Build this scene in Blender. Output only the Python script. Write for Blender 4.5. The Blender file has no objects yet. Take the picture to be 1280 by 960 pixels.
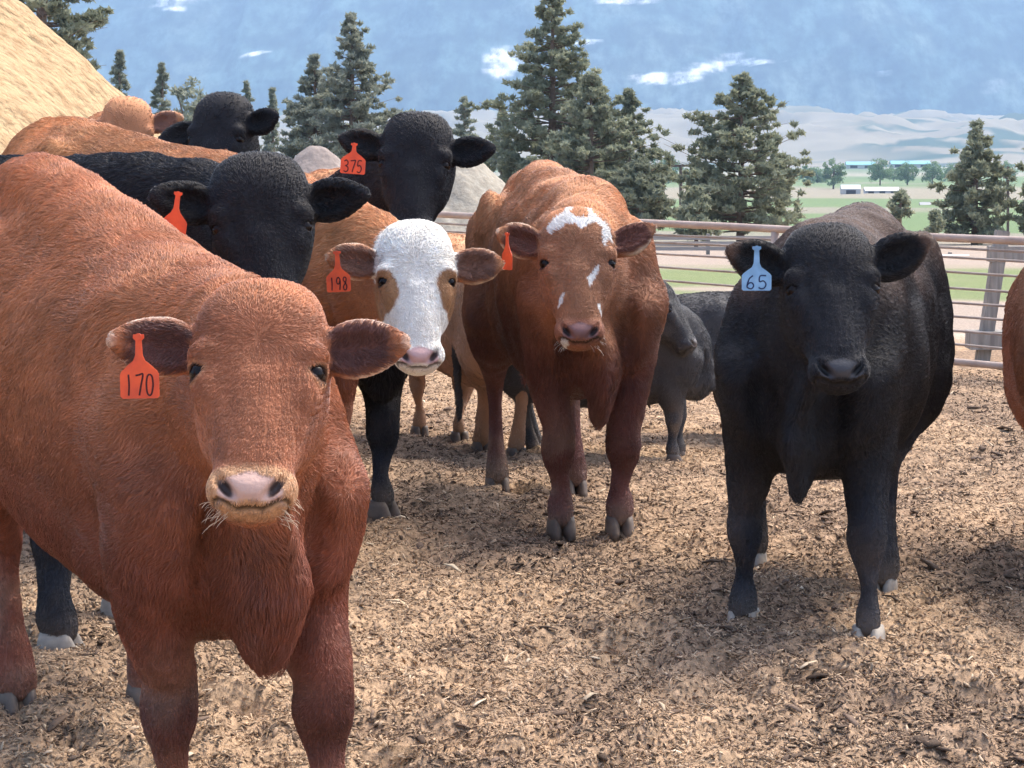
import bpy, math, random
import numpy as np
from mathutils import Vector, Matrix, Euler
rng = np.random.default_rng(7)
random.seed(7)
R = math.radians
S = bpy.context.scene
C = S.collection
# ------------------------------------------------------------------ camera
CAMH = 1.32
PITCH = math.atan(295/2600)
cam_d = bpy.data.cameras.new('camera'); cam = bpy.data.objects.new('camera', cam_d); C.objects.link(cam)
cam.location = (0, 0, CAMH); cam.rotation_euler = (R(90)-PITCH, 0, 0)
cam_d.sensor_width = 36; cam_d.lens = 2600/1280*36
cam_d.clip_start = 0.1; cam_d.clip_end = 60000
S.camera = cam
S.render.resolution_x = 1024; S.render.resolution_y = 768
S.render.engine = 'CYCLES'
# ------------------------------------------------------------------ light
SUN_EL, SUN_AZ = R(60), R(48)      # azimuth from +Y (view direction) towards +X : sun behind the herd, to the right
sdir = Vector((math.cos(SUN_EL)*math.sin(SUN_AZ), math.cos(SUN_EL)*math.cos(SUN_AZ), math.sin(SUN_EL)))
W = bpy.data.worlds.new('World'); S.world = W; W.use_nodes = True
nt = W.node_tree; bg = nt.nodes['Background']
sky = nt.nodes.new('ShaderNodeTexSky'); sky.sky_type = 'NISHITA'; sky.sun_disc = False
sky.sun_elevation = SUN_EL; sky.sun_rotation = SUN_AZ; sky.dust_density = 4.0; sky.air_density = 1.0
nt.links.new(sky.outputs[0], bg.inputs[0]); bg.inputs[1].default_value = 0.15
sl = bpy.data.lights.new('sun', 'SUN'); sl.energy = 1.35; sl.angle = R(22); sl.color = (1.0, 0.92, 0.80)
so = bpy.data.objects.new('sun', sl); C.objects.link(so)
so.rotation_euler = sdir.to_track_quat('Z', 'Y').to_euler()
S.view_settings.view_transform = 'Standard'; S.view_settings.look = 'None'
S.view_settings.exposure = 1.5; S.view_settings.gamma = 1.0
S.cycles.use_adaptive_sampling = True; S.cycles.adaptive_threshold = 0.02
S.cycles.use_denoising = True
S.cycles.max_bounces = 6; S.cycles.diffuse_bounces = 3; S.cycles.glossy_bounces = 2
S.cycles.transmission_bounces = 2; S.cycles.transparent_max_bounces = 6; S.cycles.volume_bounces = 1
try: S.cycles_curves.shape = 'RIBBONS'
except Exception: pass

# ------------------------------------------------------------------ helpers
_c, _s = math.cos(PITCH), math.sin(PITCH)
def at(px, py, Y):
    """photo pixel (1280x960) at forward distance Y (world y) -> world point"""
    u = (px-640)/2600; v = (480-py)/2600
    d = np.array([u, _c + v*_s, -_s + v*_c])
    return np.array([0, 0, CAMH]) + d*(Y/d[1])
def tag(o, label=None, cat=None, group=None, kind=None):
    if label: o['label'] = label
    if cat: o['category'] = cat
    if group: o['group'] = group
    if kind: o['kind'] = kind
    return o
def link(o, parent=None):
    C.objects.link(o)
    if parent is not None: o.parent = parent
    return o
def mesh_obj(name, v, f, mat=None, parent=None, smooth=True, col=None, mats=None, midx=None):
    """v (n,3) f (m,k) array or list of faces"""
    me = bpy.data.meshes.new(name)
    v = np.asarray(v, np.float32)
    if isinstance(f, np.ndarray) and f.ndim == 2:
        k = f.shape[1]; m = len(f)
        me.vertices.add(len(v)); me.vertices.foreach_set('co', v.ravel())
        me.loops.add(m*k); me.loops.foreach_set('vertex_index', f.astype(np.int32).ravel())
        me.polygons.add(m); me.polygons.foreach_set('loop_start', np.arange(0, m*k, k, dtype=np.int32))
        me.update(calc_edges=True)
    else:
        me.from_pydata([tuple(map(float, p)) for p in v], [], [tuple(int(i) for i in q) for q in f]); me.update()
    if smooth: me.polygons.foreach_set('use_smooth', np.ones(len(me.polygons), bool))
    if col is not None:
        a = me.attributes.new('coat', 'FLOAT_COLOR', 'POINT')
        c4 = np.ones((len(v), 4), np.float32); c4[:, :col.shape[1]] = col
        a.data.foreach_set('color', c4.ravel())
    if mats:
        for m_ in mats: me.materials.append(m_)
        if midx is not None: me.polygons.foreach_set('material_index', np.asarray(midx, np.int32))
    elif mat: me.materials.append(mat)
    me.validate(); me.update()
    return link(bpy.data.objects.new(name, me), parent)
class MB:
    """collects shapes, links them as one mesh"""
    def __init__(s): s.v = []; s.f = []
    def add(s, v, f):
        o = len(s.v); s.v += [tuple(p) for p in v]; s.f += [tuple(i+o for i in q) for q in f]
    def box(s, a, b):
        (x0, y0, z0), (x1, y1, z1) = a, b
        s.add([(x0,y0,z0),(x1,y0,z0),(x1,y1,z0),(x0,y1,z0),(x0,y0,z1),(x1,y0,z1),(x1,y1,z1),(x0,y1,z1)],
              [(0,3,2,1),(4,5,6,7),(0,1,5,4),(1,2,6,5),(2,3,7,6),(3,0,4,7)])
    def bar(s, p, q, w, h, up=(0, 0, 1)):
        p = Vector(p); q = Vector(q); a = (q-p).normalized(); sd = a.cross(Vector(up)).normalized(); t = sd.cross(a)
        vs = [e + sd*i*w/2 + t*j*h/2 for e in (p, q) for i, j in ((-1,-1),(1,-1),(1,1),(-1,1))]
        s.add(vs, [(0,1,2,3),(7,6,5,4),(0,4,5,1),(1,5,6,2),(2,6,7,3),(3,7,4,0)])
    def tube(s, pts, rad, n=8, cap=True):
        pts = [Vector(p) for p in pts]
        if not hasattr(rad, '__len__'): rad = [rad]*len(pts)
        o = len(s.v); up = Vector((0.13, 0.2, 0.97))
        for i, p in enumerate(pts):
            a = (pts[min(i+1, len(pts)-1)] - pts[max(i-1, 0)]).normalized()
            sd = a.cross(up)
            if sd.length < 1e-3: sd = a.cross(Vector((1, 0, 0)))
            sd.normalize(); t = sd.cross(a)
            for k in range(n):
                an = 2*math.pi*k/n
                s.v.append(tuple(p + sd*math.cos(an)*rad[i] + t*math.sin(an)*rad[i]))
        for i in range(len(pts)-1):
            for k in range(n):
                s.f.append((o+i*n+k, o+i*n+(k+1) % n, o+(i+1)*n+(k+1) % n, o+(i+1)*n+k))
        if cap:
            s.f.append(tuple(o+k for k in range(n))[::-1]); e = o+(len(pts)-1)*n
            s.f.append(tuple(e+k for k in range(n)))
    def build(s, name, mat, parent=None, smooth=False):
        return mesh_obj(name, np.array(s.v), s.f, mat, parent, smooth)
def empty(name, loc):
    o = bpy.data.objects.new(name, None); o.location = tuple(map(float, loc)); return link(o)

# value noise -------------------------------------------------------
_T = rng.random(4096).astype(np.float32)
def _h(ix, iy, iz): return _T[(ix*73856093 ^ iy*19349663 ^ iz*83492791) & 4095]
def vnoise(p, f=1.0, seed=0):
    p = np.asarray(p, np.float32)*f + seed*17.31
    i = np.floor(p).astype(np.int64); t = (p - i); t = t*t*(3-2*t)
    x, y, z = i[:, 0], i[:, 1], i[:, 2]; a, b, c = t[:, 0], t[:, 1], t[:, 2]
    r = 0
    for dx in (0, 1):
        for dy in (0, 1):
            for dz in (0, 1):
                r = r + _h(x+dx, y+dy, z+dz)*np.where(dx, a, 1-a)*np.where(dy, b, 1-b)*np.where(dz, c, 1-c)
    return r
def fbm(p, f=1.0, o=3, seed=0):
    return sum(vnoise(p, f*2**k, seed+k)*0.5**k for k in range(o))/sum(0.5**k for k in range(o))
def sstep(a, b, x):
    t = np.clip((x-a)/(b-a), 0, 1); return t*t*(3-2*t)

# materials ---------------------------------------------------------
def mat(name, col, rough=0.7, spec=0.3, **kw):
    m = bpy.data.materials.new(name); m.use_nodes = True; b = m.node_tree.nodes['Principled BSDF']
    b.inputs['Base Color'].default_value = (*col, 1); b.inputs['Roughness'].default_value = rough
    b.inputs['Specular IOR Level'].default_value = spec
    for k, v in kw.items(): b.inputs[k].default_value = v
    return m
def N(m, t, **kw):
    n = m.node_tree.nodes.new(t)
    for k, v in kw.items(): setattr(n, k, v)
    return n
def noisy(name, c1, c2, scale=5, rough=0.8, detail=6, bump=0.0, spec=0.2, c3=None, dist=0.02, coord='Object', stretch=None, lo=.35, hi=.65):
    m = mat(name, c1, rough, spec); t = m.node_tree; b = t.nodes['Principled BSDF']
    co = N(m, 'ShaderNodeTexCoord'); n = N(m, 'ShaderNodeTexNoise'); n.inputs['Scale'].default_value = scale
    n.inputs['Detail'].default_value = detail
    src = co.outputs[coord]
    if stretch:
        mp = N(m, 'ShaderNodeMapping'); mp.inputs['Scale'].default_value = stretch; t.links.new(src, mp.inputs[0]); src = mp.outputs[0]
    t.links.new(src, n.inputs['Vector'])
    r = N(m, 'ShaderNodeValToRGB'); e = r.color_ramp.elements
    e[0].color = (*c1, 1); e[1].color = (*c2, 1); e[0].position = lo; e[1].position = hi
    if c3: x = e.new((lo+hi)/2); x.color = (*c3, 1)
    t.links.new(n.outputs['Fac'], r.inputs[0]); t.links.new(r.outputs[0], b.inputs['Base Color'])
    if bump:
        bp = N(m, 'ShaderNodeBump'); bp.inputs['Strength'].default_value = bump; bp.inputs['Distance'].default_value = dist
        t.links.new(n.outputs['Fac'], bp.inputs['Height']); t.links.new(bp.outputs[0], b.inputs['Normal'])
    return m
# ------------------------------------------------------------------ implicit surfaces
class Grid:
    def __init__(s, xs, ys, zs):
        s.ax = [np.asarray(a, np.float32) for a in (xs, ys, zs)]
        s.F = np.full([len(a) for a in s.ax], 9.0, np.float32)
    def block(s, lo, hi):
        sl = tuple(slice(max(int(np.searchsorted(a, l))-1, 0), min(int(np.searchsorted(a, h))+1, len(a))) for a, l, h in zip(s.ax, lo, hi))
        if any(q.stop <= q.start for q in sl): return None, None
        g = np.stack(np.meshgrid(*[a[q] for a, q in zip(s.ax, sl)], indexing='ij'), -1)
        return sl, g.reshape(-1, 3)
    def put(s, sl, d, k, sub=False):
        f = s.F[sl]; d = d.reshape(f.shape).astype(np.float32)
        if sub:
            d = -d; h = np.maximum(k-np.abs(f-d), 0)/k; s.F[sl] = np.maximum(f, d)+h*h*k/4
        else:
            h = np.maximum(k-np.abs(f-d), 0)/k; s.F[sl] = np.minimum(f, d)-h*h*k/4
def seg_sd(P, A, B, a0, b0, a1, b1, side, n=2.0):
    ab = B-A; L = math.sqrt(float(ab@ab)+1e-12); ax = ab/L
    s = side - ax*(side@ax); s = s/np.linalg.norm(s); t = np.cross(ax, s)
    f4 = np.float32; Mx = np.stack([ax, s, t], 1).astype(f4)
    q = P@Mx - (A@Mx).astype(f4)
    u = q[:, 0]; h = np.clip(u, 0, f4(L)); ra = u-h; h *= f4(1/L)
    rs, rt = q[:, 1], q[:, 2]
    a = f4(a0)+f4(a1-a0)*h; b = f4(b0)+f4(b1-b0)*h; m = np.minimum(a, b)
    e1, e2, e3 = rs/a, rt/b, ra/m
    if n == 2: Q = np.sqrt(e1*e1+e2*e2+e3*e3)
    else:
        n = f4(n); Q = (np.abs(e1)**n+np.abs(e2)**n+e3*e3)**f4(1/n)
    R_ = np.sqrt(rs*rs+rt*rt+ra*ra)
    return np.where(Q > 0.35, R_*(1-1/np.maximum(Q, f4(.35))), -m*f4(.9)*(1-Q))
def crom(st, per):
    st = np.asarray(st, float)
    if per <= 1 or len(st) < 3: return st
    out = []
    for i in range(len(st)-1):
        p0, p1, p2, p3 = st[max(i-1, 0)], st[i], st[i+1], st[min(i+2, len(st)-1)]
        for k in range(per):
            t = k/per
            out.append(.5*(2*p1+(p2-p0)*t+(2*p0-5*p1+4*p2-p3)*t*t+(3*p1-p0-3*p2+p3)*t**3))
    out.append(st[-1]); return np.array(out)
def loft_sd(P, st, side, n=2.0, per=3):
    """st rows: x y z a b ; union of tapered elliptic segments"""
    q = crom(st, per); d = None; P = P.astype(np.float32, copy=False)
    for i in range(len(q)-1):
        e = seg_sd(P, q[i, :3], q[i+1, :3], q[i, 3], q[i, 4], q[i+1, 3], q[i+1, 4], side, n)
        d = e if d is None else np.minimum(d, e)
    return d
def ell_sd(P, c, r, n=2.0):
    q = P.astype(np.float32, copy=False)-np.asarray(c, np.float32); r = np.asarray(r, np.float32); x, y, z = q[:, 0], q[:, 1], q[:, 2]
    Q = np.sqrt((x/r[0])**2+(y/r[1])**2+(z/r[2])**2); L = np.sqrt(x*x+y*y+z*z)
    return np.where(Q > .3, L*(1-1/np.maximum(Q, .3)), -r.min()*.7)
def surface_nets(G):
    F = G.F; X, Y, Z = G.ax; s = F < 0
    nx, ny, nz = F.shape
    cs = np.zeros((nx-1, ny-1, nz-1), np.uint8)
    for i in (0, 1):
        for j in (0, 1):
            for k in (0, 1):
                cs += s[i:nx-1+i, j:ny-1+j, k:nz-1+k]
    act = np.argwhere((cs > 0) & (cs < 8)); idx = np.full(cs.shape, -1, np.int64); idx[tuple(act.T)] = np.arange(len(act))
    acc = np.zeros((len(act), 3)); cnt = np.zeros(len(act))
    a = act
    cor = [(i, j, k) for i in (0, 1) for j in (0, 1) for k in (0, 1)]
    def val(c): return F[a[:, 0]+c[0], a[:, 1]+c[1], a[:, 2]+c[2]].astype(float)
    def pos(c): return np.stack([X[a[:, 0]+c[0]], Y[a[:, 1]+c[1]], Z[a[:, 2]+c[2]]], 1).astype(float)
    for c in cor:
        for ax in range(3):
            if c[ax]: continue
            d = list(c); d[ax] = 1; v0, v1 = val(c), val(d); m = (v0 < 0) != (v1 < 0)
            t = v0/(v0-v1+1e-20); p = pos(c)+(pos(d)-pos(c))*t[:, None]
            acc[m] += p[m]; cnt[m] += 1
    V = acc/cnt[:, None]
    faces = []
    for ax in range(3):
        sh = [slice(None)]*3; sh2 = [slice(None)]*3; sh[ax] = slice(0, -1); sh2[ax] = slice(1, None)
        e = np.argwhere(s[tuple(sh)] != s[tuple(sh2)]); u, w = [(1, 2), (2, 0), (0, 1)][ax]
        dims = F.shape; e = e[(e[:, u] > 0) & (e[:, w] > 0) & (e[:, u] < dims[u]-1) & (e[:, w] < dims[w]-1)]
        inside = s[e[:, 0], e[:, 1], e[:, 2]]
        def cell(du, dw):
            q = e.copy(); q[:, u] -= du; q[:, w] -= dw; return idx[q[:, 0], q[:, 1], q[:, 2]]
        f = np.stack([cell(1, 1), cell(0, 1), cell(0, 0), cell(1, 0)], 1)
        f[~inside] = f[~inside][:, ::-1]; faces.append(f)
    return V, np.concatenate(faces)
def keep_largest(V, Fc):
    n = len(V); lab = np.arange(n)
    e = np.concatenate([Fc[:, [0, 1]], Fc[:, [1, 2]], Fc[:, [2, 3]], Fc[:, [3, 0]]])
    for _ in range(400):
        m = np.minimum(lab[e[:, 0]], lab[e[:, 1]]); new = lab.copy()
        np.minimum.at(new, e[:, 0], m); np.minimum.at(new, e[:, 1], m); new = new[new]
        if (new == lab).all(): break
        lab = new
    u, c = np.unique(lab, return_counts=True); k = lab == u[c.argmax()]
    mp = np.cumsum(k)-1; fk = k[Fc[:, 0]]
    return V[k], mp[Fc[fk]]
def smooth(V, Fc, it=2, lam=.5):
    e = np.concatenate([Fc[:, [0, 1]], Fc[:, [1, 2]], Fc[:, [2, 3]], Fc[:, [3, 0]]])
    n = len(V); c = np.bincount(e[:, 0], minlength=n)+np.bincount(e[:, 1], minlength=n)
    for k in range(it*2):
        A = np.stack([np.bincount(e[:, 0], V[e[:, 1], j], n)+np.bincount(e[:, 1], V[e[:, 0], j], n) for j in range(3)], 1)/c[:, None]
        V = V+(A-V)*(lam if k % 2 == 0 else -lam*1.04)
    return V
def vnormals(V, Fc):
    nf = np.cross(V[Fc[:, 2]]-V[Fc[:, 0]], V[Fc[:, 3]]-V[Fc[:, 1]])
    n = np.stack([sum(np.bincount(Fc[:, k], nf[:, j], len(V)) for k in range(4)) for j in range(3)], 1)
    return n/(np.linalg.norm(n, axis=1, keepdims=True)+1e-12)

# ------------------------------------------------------------------ fur
def fur_material(name, rough=.45, spec=.35, sheen=.0, gain=1.0):
    m = mat(name, (.3, .3, .3), rough, spec); t = m.node_tree; b = t.nodes['Principled BSDF']
    a = N(m, 'ShaderNodeAttribute', attribute_name='coat'); t.links.new(a.outputs['Color'], b.inputs['Base Color'])
    return m
def skin_material(name):
    m = mat(name, (.3, .3, .3), .6, .25); t = m.node_tree; b = t.nodes['Principled BSDF']
    a = N(m, 'ShaderNodeAttribute', attribute_name='coat'); t.links.new(a.outputs['Color'], b.inputs['Base Color'])
    r = N(m, 'ShaderNodeMapRange'); r.inputs[3].default_value = .72; r.inputs[4].default_value = .32
    t.links.new(a.outputs['Alpha'], r.inputs[0]); t.links.new(r.outputs[0], b.inputs['Roughness'])
    co = N(m, 'ShaderNodeTexCoord'); n = N(m, 'ShaderNodeTexNoise'); n.inputs['Scale'].default_value = 160
    t.links.new(co.outputs['Object'], n.inputs['Vector'])
    bp = N(m, 'ShaderNodeBump'); bp.inputs['Strength'].default_value = .35; bp.inputs['Distance'].default_value = .003
    t.links.new(n.outputs['Fac'], bp.inputs['Height']); t.links.new(bp.outputs[0], b.inputs['Normal'])
    return m
M_FUR = fur_material('fur'); M_SKIN = skin_material('hide')
M_FURB = fur_material('black_fur', .45, .36)
M_EYE = mat('eye', (.010, .006, .005), .12, .2)
M_HOOF = noisy('hoof', (.10, .08, .07), (.19, .15, .12), 18, .55, bump=.3, dist=.004)
def make_fur(name, V, Nn, Fc, comb, ln, col, n, rad, parent, matl, lift=.22, clump=.3, bare=None, seed=0, cdot=-.3):
    g = np.random.default_rng(100+seed)
    tri = np.concatenate([Fc[:, [0, 1, 2]], Fc[:, [0, 2, 3]]])
    A = np.linalg.norm(np.cross(V[tri[:, 1]]-V[tri[:, 0]], V[tri[:, 2]]-V[tri[:, 0]]), axis=1)
    ct = V[tri].mean(1); nt_ = Nn[tri].mean(1); vw = np.array([0, 0, CAMH])-ct-np.array(parent.location); dist = np.linalg.norm(vw, axis=1)
    fac = (nt_*vw).sum(1)/dist
    w = A*np.where(fac > cdot, 1, 0.0)*(0.55+.45*(1-np.clip(fac, 0, 1)))/dist/np.clip(ln[tri].mean(1)/.02, .35, 1.4)
    if bare is not None: w *= 1-bare[tri].mean(1)
    t = g.choice(len(tri), n, p=w/w.sum())
    r1, r2 = np.sqrt(g.random(n)), g.random(n); bc = np.stack([1-r1, r1*(1-r2), r1*r2], 1)[..., None]
    ip = lambda a: (a[tri[t]]*(bc if a.ndim > 1 else bc[..., 0])).sum(1)
    P, Nr, D, Ln, Cc = ip(V), ip(Nn), ip(comb), ip(ln), ip(col)
    Nr /= np.linalg.norm(Nr, axis=1, keepdims=True)+1e-9
    # swirl of the combing direction
    f = 8.0
    wob = np.stack([fbm(P, f, 2, 3+j+seed) for j in range(3)], 1)-.5
    D = D/(np.linalg.norm(D, axis=1, keepdims=True)+1e-9)+wob*1.7+g.normal(0, .09, (n, 3))
    D -= Nr*(D*Nr).sum(1, keepdims=True); D /= np.linalg.norm(D, axis=1, keepdims=True)+1e-9
    Ln = Ln*(.6+.8*g.random(n))*(.75+.5*vnoise(P, 30, 9+seed))
    lf = lift*(.4+g.random(n))*(.4+1.2*vnoise(P, 16, 5+seed))
    T = P+(D*np.cos(lf)[:, None]+Nr*np.sin(lf)[:, None])*Ln[:, None]
    # clumping: tips drawn to a jittered lattice of clump centres
    cs = .016; k = np.floor(T/cs+.5*(np.stack([vnoise(P, 40, 20+j) for j in range(3)], 1)-.5)).astype(np.int64)
    key = (k[:, 0]*73856093 ^ k[:, 1]*19349663 ^ k[:, 2]*83492791) & 0xFFFFF
    cc = np.bincount(key, minlength=1 << 20); cen = np.stack([np.bincount(key, T[:, j], 1 << 20)/np.maximum(cc, 1) for j in range(3)], 1)[key]
    dd = cen-T; dl = np.linalg.norm(dd, axis=1, keepdims=True); ok = dl < .03
    T = np.where(ok, T+dd*clump, T)
    M1 = P+(T-P)*.35+Nr*(Ln*.13)[:, None]; M2 = P+(T-P)*.7+Nr*(Ln*.12)[:, None]
    pts = np.stack([P-Nr*.001, M1, M2, T], 1).reshape(-1, 3)
    hc = bpy.data.hair_curves.new(name); hc.add_curves([4]*n)
    hc.points.foreach_set('position', pts.astype(np.float32).ravel())
    rr = (rad*(.7+.6*g.random(n)))[:, None]*np.array([1, .95, .7, .15])
    hc.points.foreach_set('radius', rr.astype(np.float32).ravel())
    a = hc.attributes.new('coat', 'FLOAT_COLOR', 'CURVE')
    st = vnoise(P-D*.0, 26, 31)*.6+vnoise(P, 70, 33)*.4; v = (1+g.normal(0, .09, n)+.22*(hash_clump(key)-.5)+.55*(st-.5))[:, None]
    c4 = np.ones((n, 4), np.float32); c4[:, :3] = np.clip(Cc[:, :3]*np.clip(v, .5, 1.6), 0, .9)
    a.data.foreach_set('color', c4.ravel())
    hc.materials.append(matl)
    o = link(bpy.data.objects.new(name, hc), parent)
    return o
def hash_clump(key): return _T[key & 4095]

# ------------------------------------------------------------------ cattle
MOUTH = [[0, -.034, -.259, .005, .004], [.026, -.036, -.257, .005, .004], [.050, -.043, -.247, .005, .004], [.064, -.056, -.230, .005, .004], [.070, -.075, -.212, .004, .003]]
def frame(fwd, up):
    f = np.asarray(fwd, float); f /= np.linalg.norm(f); u = np.asarray(up, float)
    u = u-f*(u@f); u /= np.linalg.norm(u); return f, u, np.cross(u, f)   # fwd, up, left
EARW = np.array([[0, .026, .024], [.2, .040, .028], [.45, .056, .027], [.7, .050, .021], [.88, .032, .014], [1, .012, .008]])
def make_cow(name, label, spec, pre=False, VF=None):
    """spec in world space. feet: fl fr hl hr (x,y,z); head: eye (world point between the eyes), yaw/pitch/roll (deg) of the face"""
    spec['feet'] = [np.asarray(q_, float)-(np.array([0, 0, .020]) if pre else 0) for q_ in spec['feet']]
    base = np.round((np.asarray(spec['feet'][0], float)+np.asarray(spec['feet'][1], float))/2, 4)
    if not pre:
        root = empty(name, base); tag(root, label, 'cow', 'cattle standing in the pen')
    s = spec.get('s', 1.0); hs = spec.get('hs', s)
    hr_ = spec.get('res', (.004, .009))
    fl, fr, hl, hr = [np.asarray(q, float)-base for q in spec['feet']]
    yaw = spec['yaw']                       # heading, deg: 0 = towards the camera (-Y), + = turning to image right (+X)
    fw = np.array([math.sin(R(yaw)), -math.cos(R(yaw)), 0]); up = np.array([0, 0, 1.]); lf = np.cross(up, fw)   # lf = animal's left
    O = np.array([*(np.asarray(spec.get('mid', (fl+fr)/2+base))[:2]-base[:2]), 0.]) 
    H = spec.get('H', 1.2)*s; gz = spec.get('lift', 0.0)
    rear = spec.get('rear', 0.0)
    def B(x, y, z): return O+fw*(x*s)+lf*(y*s)+up*(z*H/1.2+gz + (rear*(-x/1.3) if x < 0 else 0))
    fat = spec.get('fat', 1.0)
    tor = []
    for x, z, a, b in [(.08, .77, .11, .17), (.0, .805, .155, .255), (-.14, .82, .215, .31), (-.32, .805, .265, .335), (-.6, .77, .285, .345), (-.88, .79, .275, .325), (-1.12, .85, .235, .265), (-1.32, .89, .17, .20)]:
        tor.append([*B(x, 0, z), a*s*fat, b*s])
    # head frame
    e0 = np.asarray(spec['eye'], float)-base
    hy, hp, hro = [R(a) for a in spec['head']]    # yaw + = turned to image right; pitch + = nose towards viewer / up
    yv = np.array([math.sin(hy), -math.cos(hy), 0.]); zv = np.array([0, 0, 1.])
    # face normal tips upwards when the nose comes forward
    fy = yv*math.cos(hp)+zv*math.sin(hp); fz = zv*math.cos(hp)-yv*math.sin(hp)
    xx = np.cross(fy, fz)                        # +x : image left when yaw 0
    c_, s_ = math.cos(hro), math.sin(hro); xx, fz = xx*c_+fz*s_, fz*c_-xx*s_
    Rh = np.stack([xx, fy, fz], 1)               # local -> world
    def Hd(x, y, z): return e0+Rh@np.array([x, y, z])*hs
    def toH(P): return ((P-e0)@Rh)/hs
    # neck
    nb = Hd(0, -.13, .07); nb2 = Hd(0, -.19, .02)
    w1 = B(-.06, 0, .86); w0 = B(-.22, 0, .84)
    mid = nb2*.5+w1*.5+up*(.05*s)
    nk = spec.get('neck', 1.0)
    neck = [[*nb, .085*hs, .10*hs], [*nb2, .105*hs, .13*hs], [*mid, .125*s*nk, .19*s*nk], [*w1, .15*s, .25*s], [*w0, .19*s, .28*s]]
    # topline crest
    tp_ = spec.get('top', 0.0)
    crest = [[*Hd(0, -.12, .13), .05*hs, .05*hs], [*(Hd(0, -.2, .12)*.5+B(-.12, 0, 1.06)*.5+up*.03), .07*s, .07*s], [*B(-.16, 0, 1.10), .09*s, .07*s], [*B(-.45, 0, 1.08+tp_*.35), .09*s, .06*s], [*B(-.9, 0, 1.06+tp_*.95), .085*s, .06*s], [*B(-1.08, 0, 1.05+tp_), .08*s, .07*s], [*B(-1.32, 0, 1.02+tp_*.7), .07*s, .06*s]]
    bz = spec.get('brisket', .44)
    thr = Hd(0, -.17, -.05)
    dq = spec.get('dw', 1.0)
    dw = [[*thr, .04*hs, .05*hs], [*(thr*.5+B(.18, 0, .66)*.5), .030*s, .065*s], [*B(.19, 0, .66), .038*s, .08*s], [*B(.185, 0, bz+.16), .042*s*dq, .10*s], [*B(.145, 0, bz+.06), .028*s*dq, .07*s], [*B(.11, 0, bz+.022), .012*s*dq, .03*s]]
    dw2 = [[*B(.08, 0, max(.59, bz+.17)), .08*s, .09*s], [*B(-.04, 0, .57), .12*s, .09*s], [*B(-.3, 0, .53), .17*s, .09*s]]
    legs = []
    kn = spec.get('knee', .30)
    for q, sgn in ((fl, 1), (fr, -1)):
        sh = B(.03, sgn*.182*fat, .80); el = B(-.03, sgn*.172*fat, .60); q = q.copy()
        fz0 = q[2]
        tt = kn/.55
        kz = fz0+kn*s
        K = np.array([*(q[:2]*.72+el[:2]*.28+fw[:2]*.01), kz]); mid_ = el*.5+K*.5
        cb = q+up*.16*s; fe = q+up*.100*s+fw*.004*s; pa = q+up*.064*s+fw*.018*s
        legs.append(([[*sh, .085*s, .15*s], [*el, .078*s, .112*s], [*mid_, .056*s, .076*s], [*(K+up*.07*s), .044*s, .054*s], [*K, .049*s, .052*s], [*(K-up*.055*s), .034*s, .038*s], [*cb, .025*s, .029*s], [*fe, .037*s, .040*s], [*pa, .036*s, .036*s]], sgn, q))
    hk = spec.get('hock', .42)
    for q, sgn in ((hl, 1), (hr, -1)):
        hip = B(-1.18, sgn*.13, .90); st = B(-1.02, sgn*.185, .62); q = q.copy(); fz0 = q[2]
        HK = q+up*hk*s-fw*.07*s; HK[2] = fz0+hk*s; gk = st*.45+HK*.55; gk = gk-fw*.02*s
        cb = q+up*.22*s-fw*.035*s; fe = q+up*.105*s-fw*.005*s; pa = q+up*.066*s+fw*.014*s
        legs.append(([[*hip, .13*s, .20*s], [*st, .105*s, .17*s], [*gk, .065*s, .095*s], [*HK, .040*s, .058*s], [*(HK-up*.07*s), .031*s, .044*s], [*cb, .027*s, .034*s], [*fe, .037*s, .041*s], [*pa, .035*s, .036*s]], sgn, q))
    # ears
    ears = []
    for sg in (1, -1):
        ea, eb, tw = spec.get('ears', {}).get(sg, (0, 0, 0))   # elevation, forwardness, twist of the opening (deg)
        es = spec.get('ear_s', 1.0)
        b0 = np.array([sg*.085, -.075, .072])
        d = np.array([sg*math.cos(R(ea))*math.cos(R(eb)), math.sin(R(eb)), math.sin(R(ea))*math.cos(R(eb))])
        nn = np.array([0, math.cos(R(tw)), -math.sin(R(tw))]); nn -= d*(nn@d); nn /= np.linalg.norm(nn); ww = np.cross(d, nn)
        ears.append((b0, d, nn, ww, .195*es, es))
    if VF is None:
        # ---- grid
        allp = [np.array(tor), np.array(neck), np.array(crest), np.array(dw)]+[np.array(l[0]) for l in legs]
        lo = np.min([(a[:, :3]-a[:, 3:].max(1, keepdims=True)).min(0) for a in allp], 0); hi = np.max([(a[:, :3]+a[:, 3:].max(1, keepdims=True)).max(0) for a in allp], 0)
        hl_ = np.array([Hd(x, y, z) for x in (-.30, .30) for y in (-.22, .07) for z in (-.31, .24)])
        hlo, hhi = hl_.min(0), hl_.max(0); lo = np.minimum(lo, hlo)-.03; hi = np.maximum(hi, hhi)+.03
        lim = spec.get('clip')
        if lim is not None: lo = np.maximum(lo, np.asarray(lim[0])-base); hi = np.minimum(hi, np.asarray(lim[1])-base)
        axs = []
        for a in range(3):
            x = [lo[a]]
            while x[-1] < hi[a]:
                gap = max(hlo[a]-.01-x[-1], x[-1]-hhi[a]-.01, 0)
                x.append(x[-1]+min(hr_[1], hr_[0]+gap*.06))
            axs.append(x)
        G = Grid(*axs)
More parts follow.
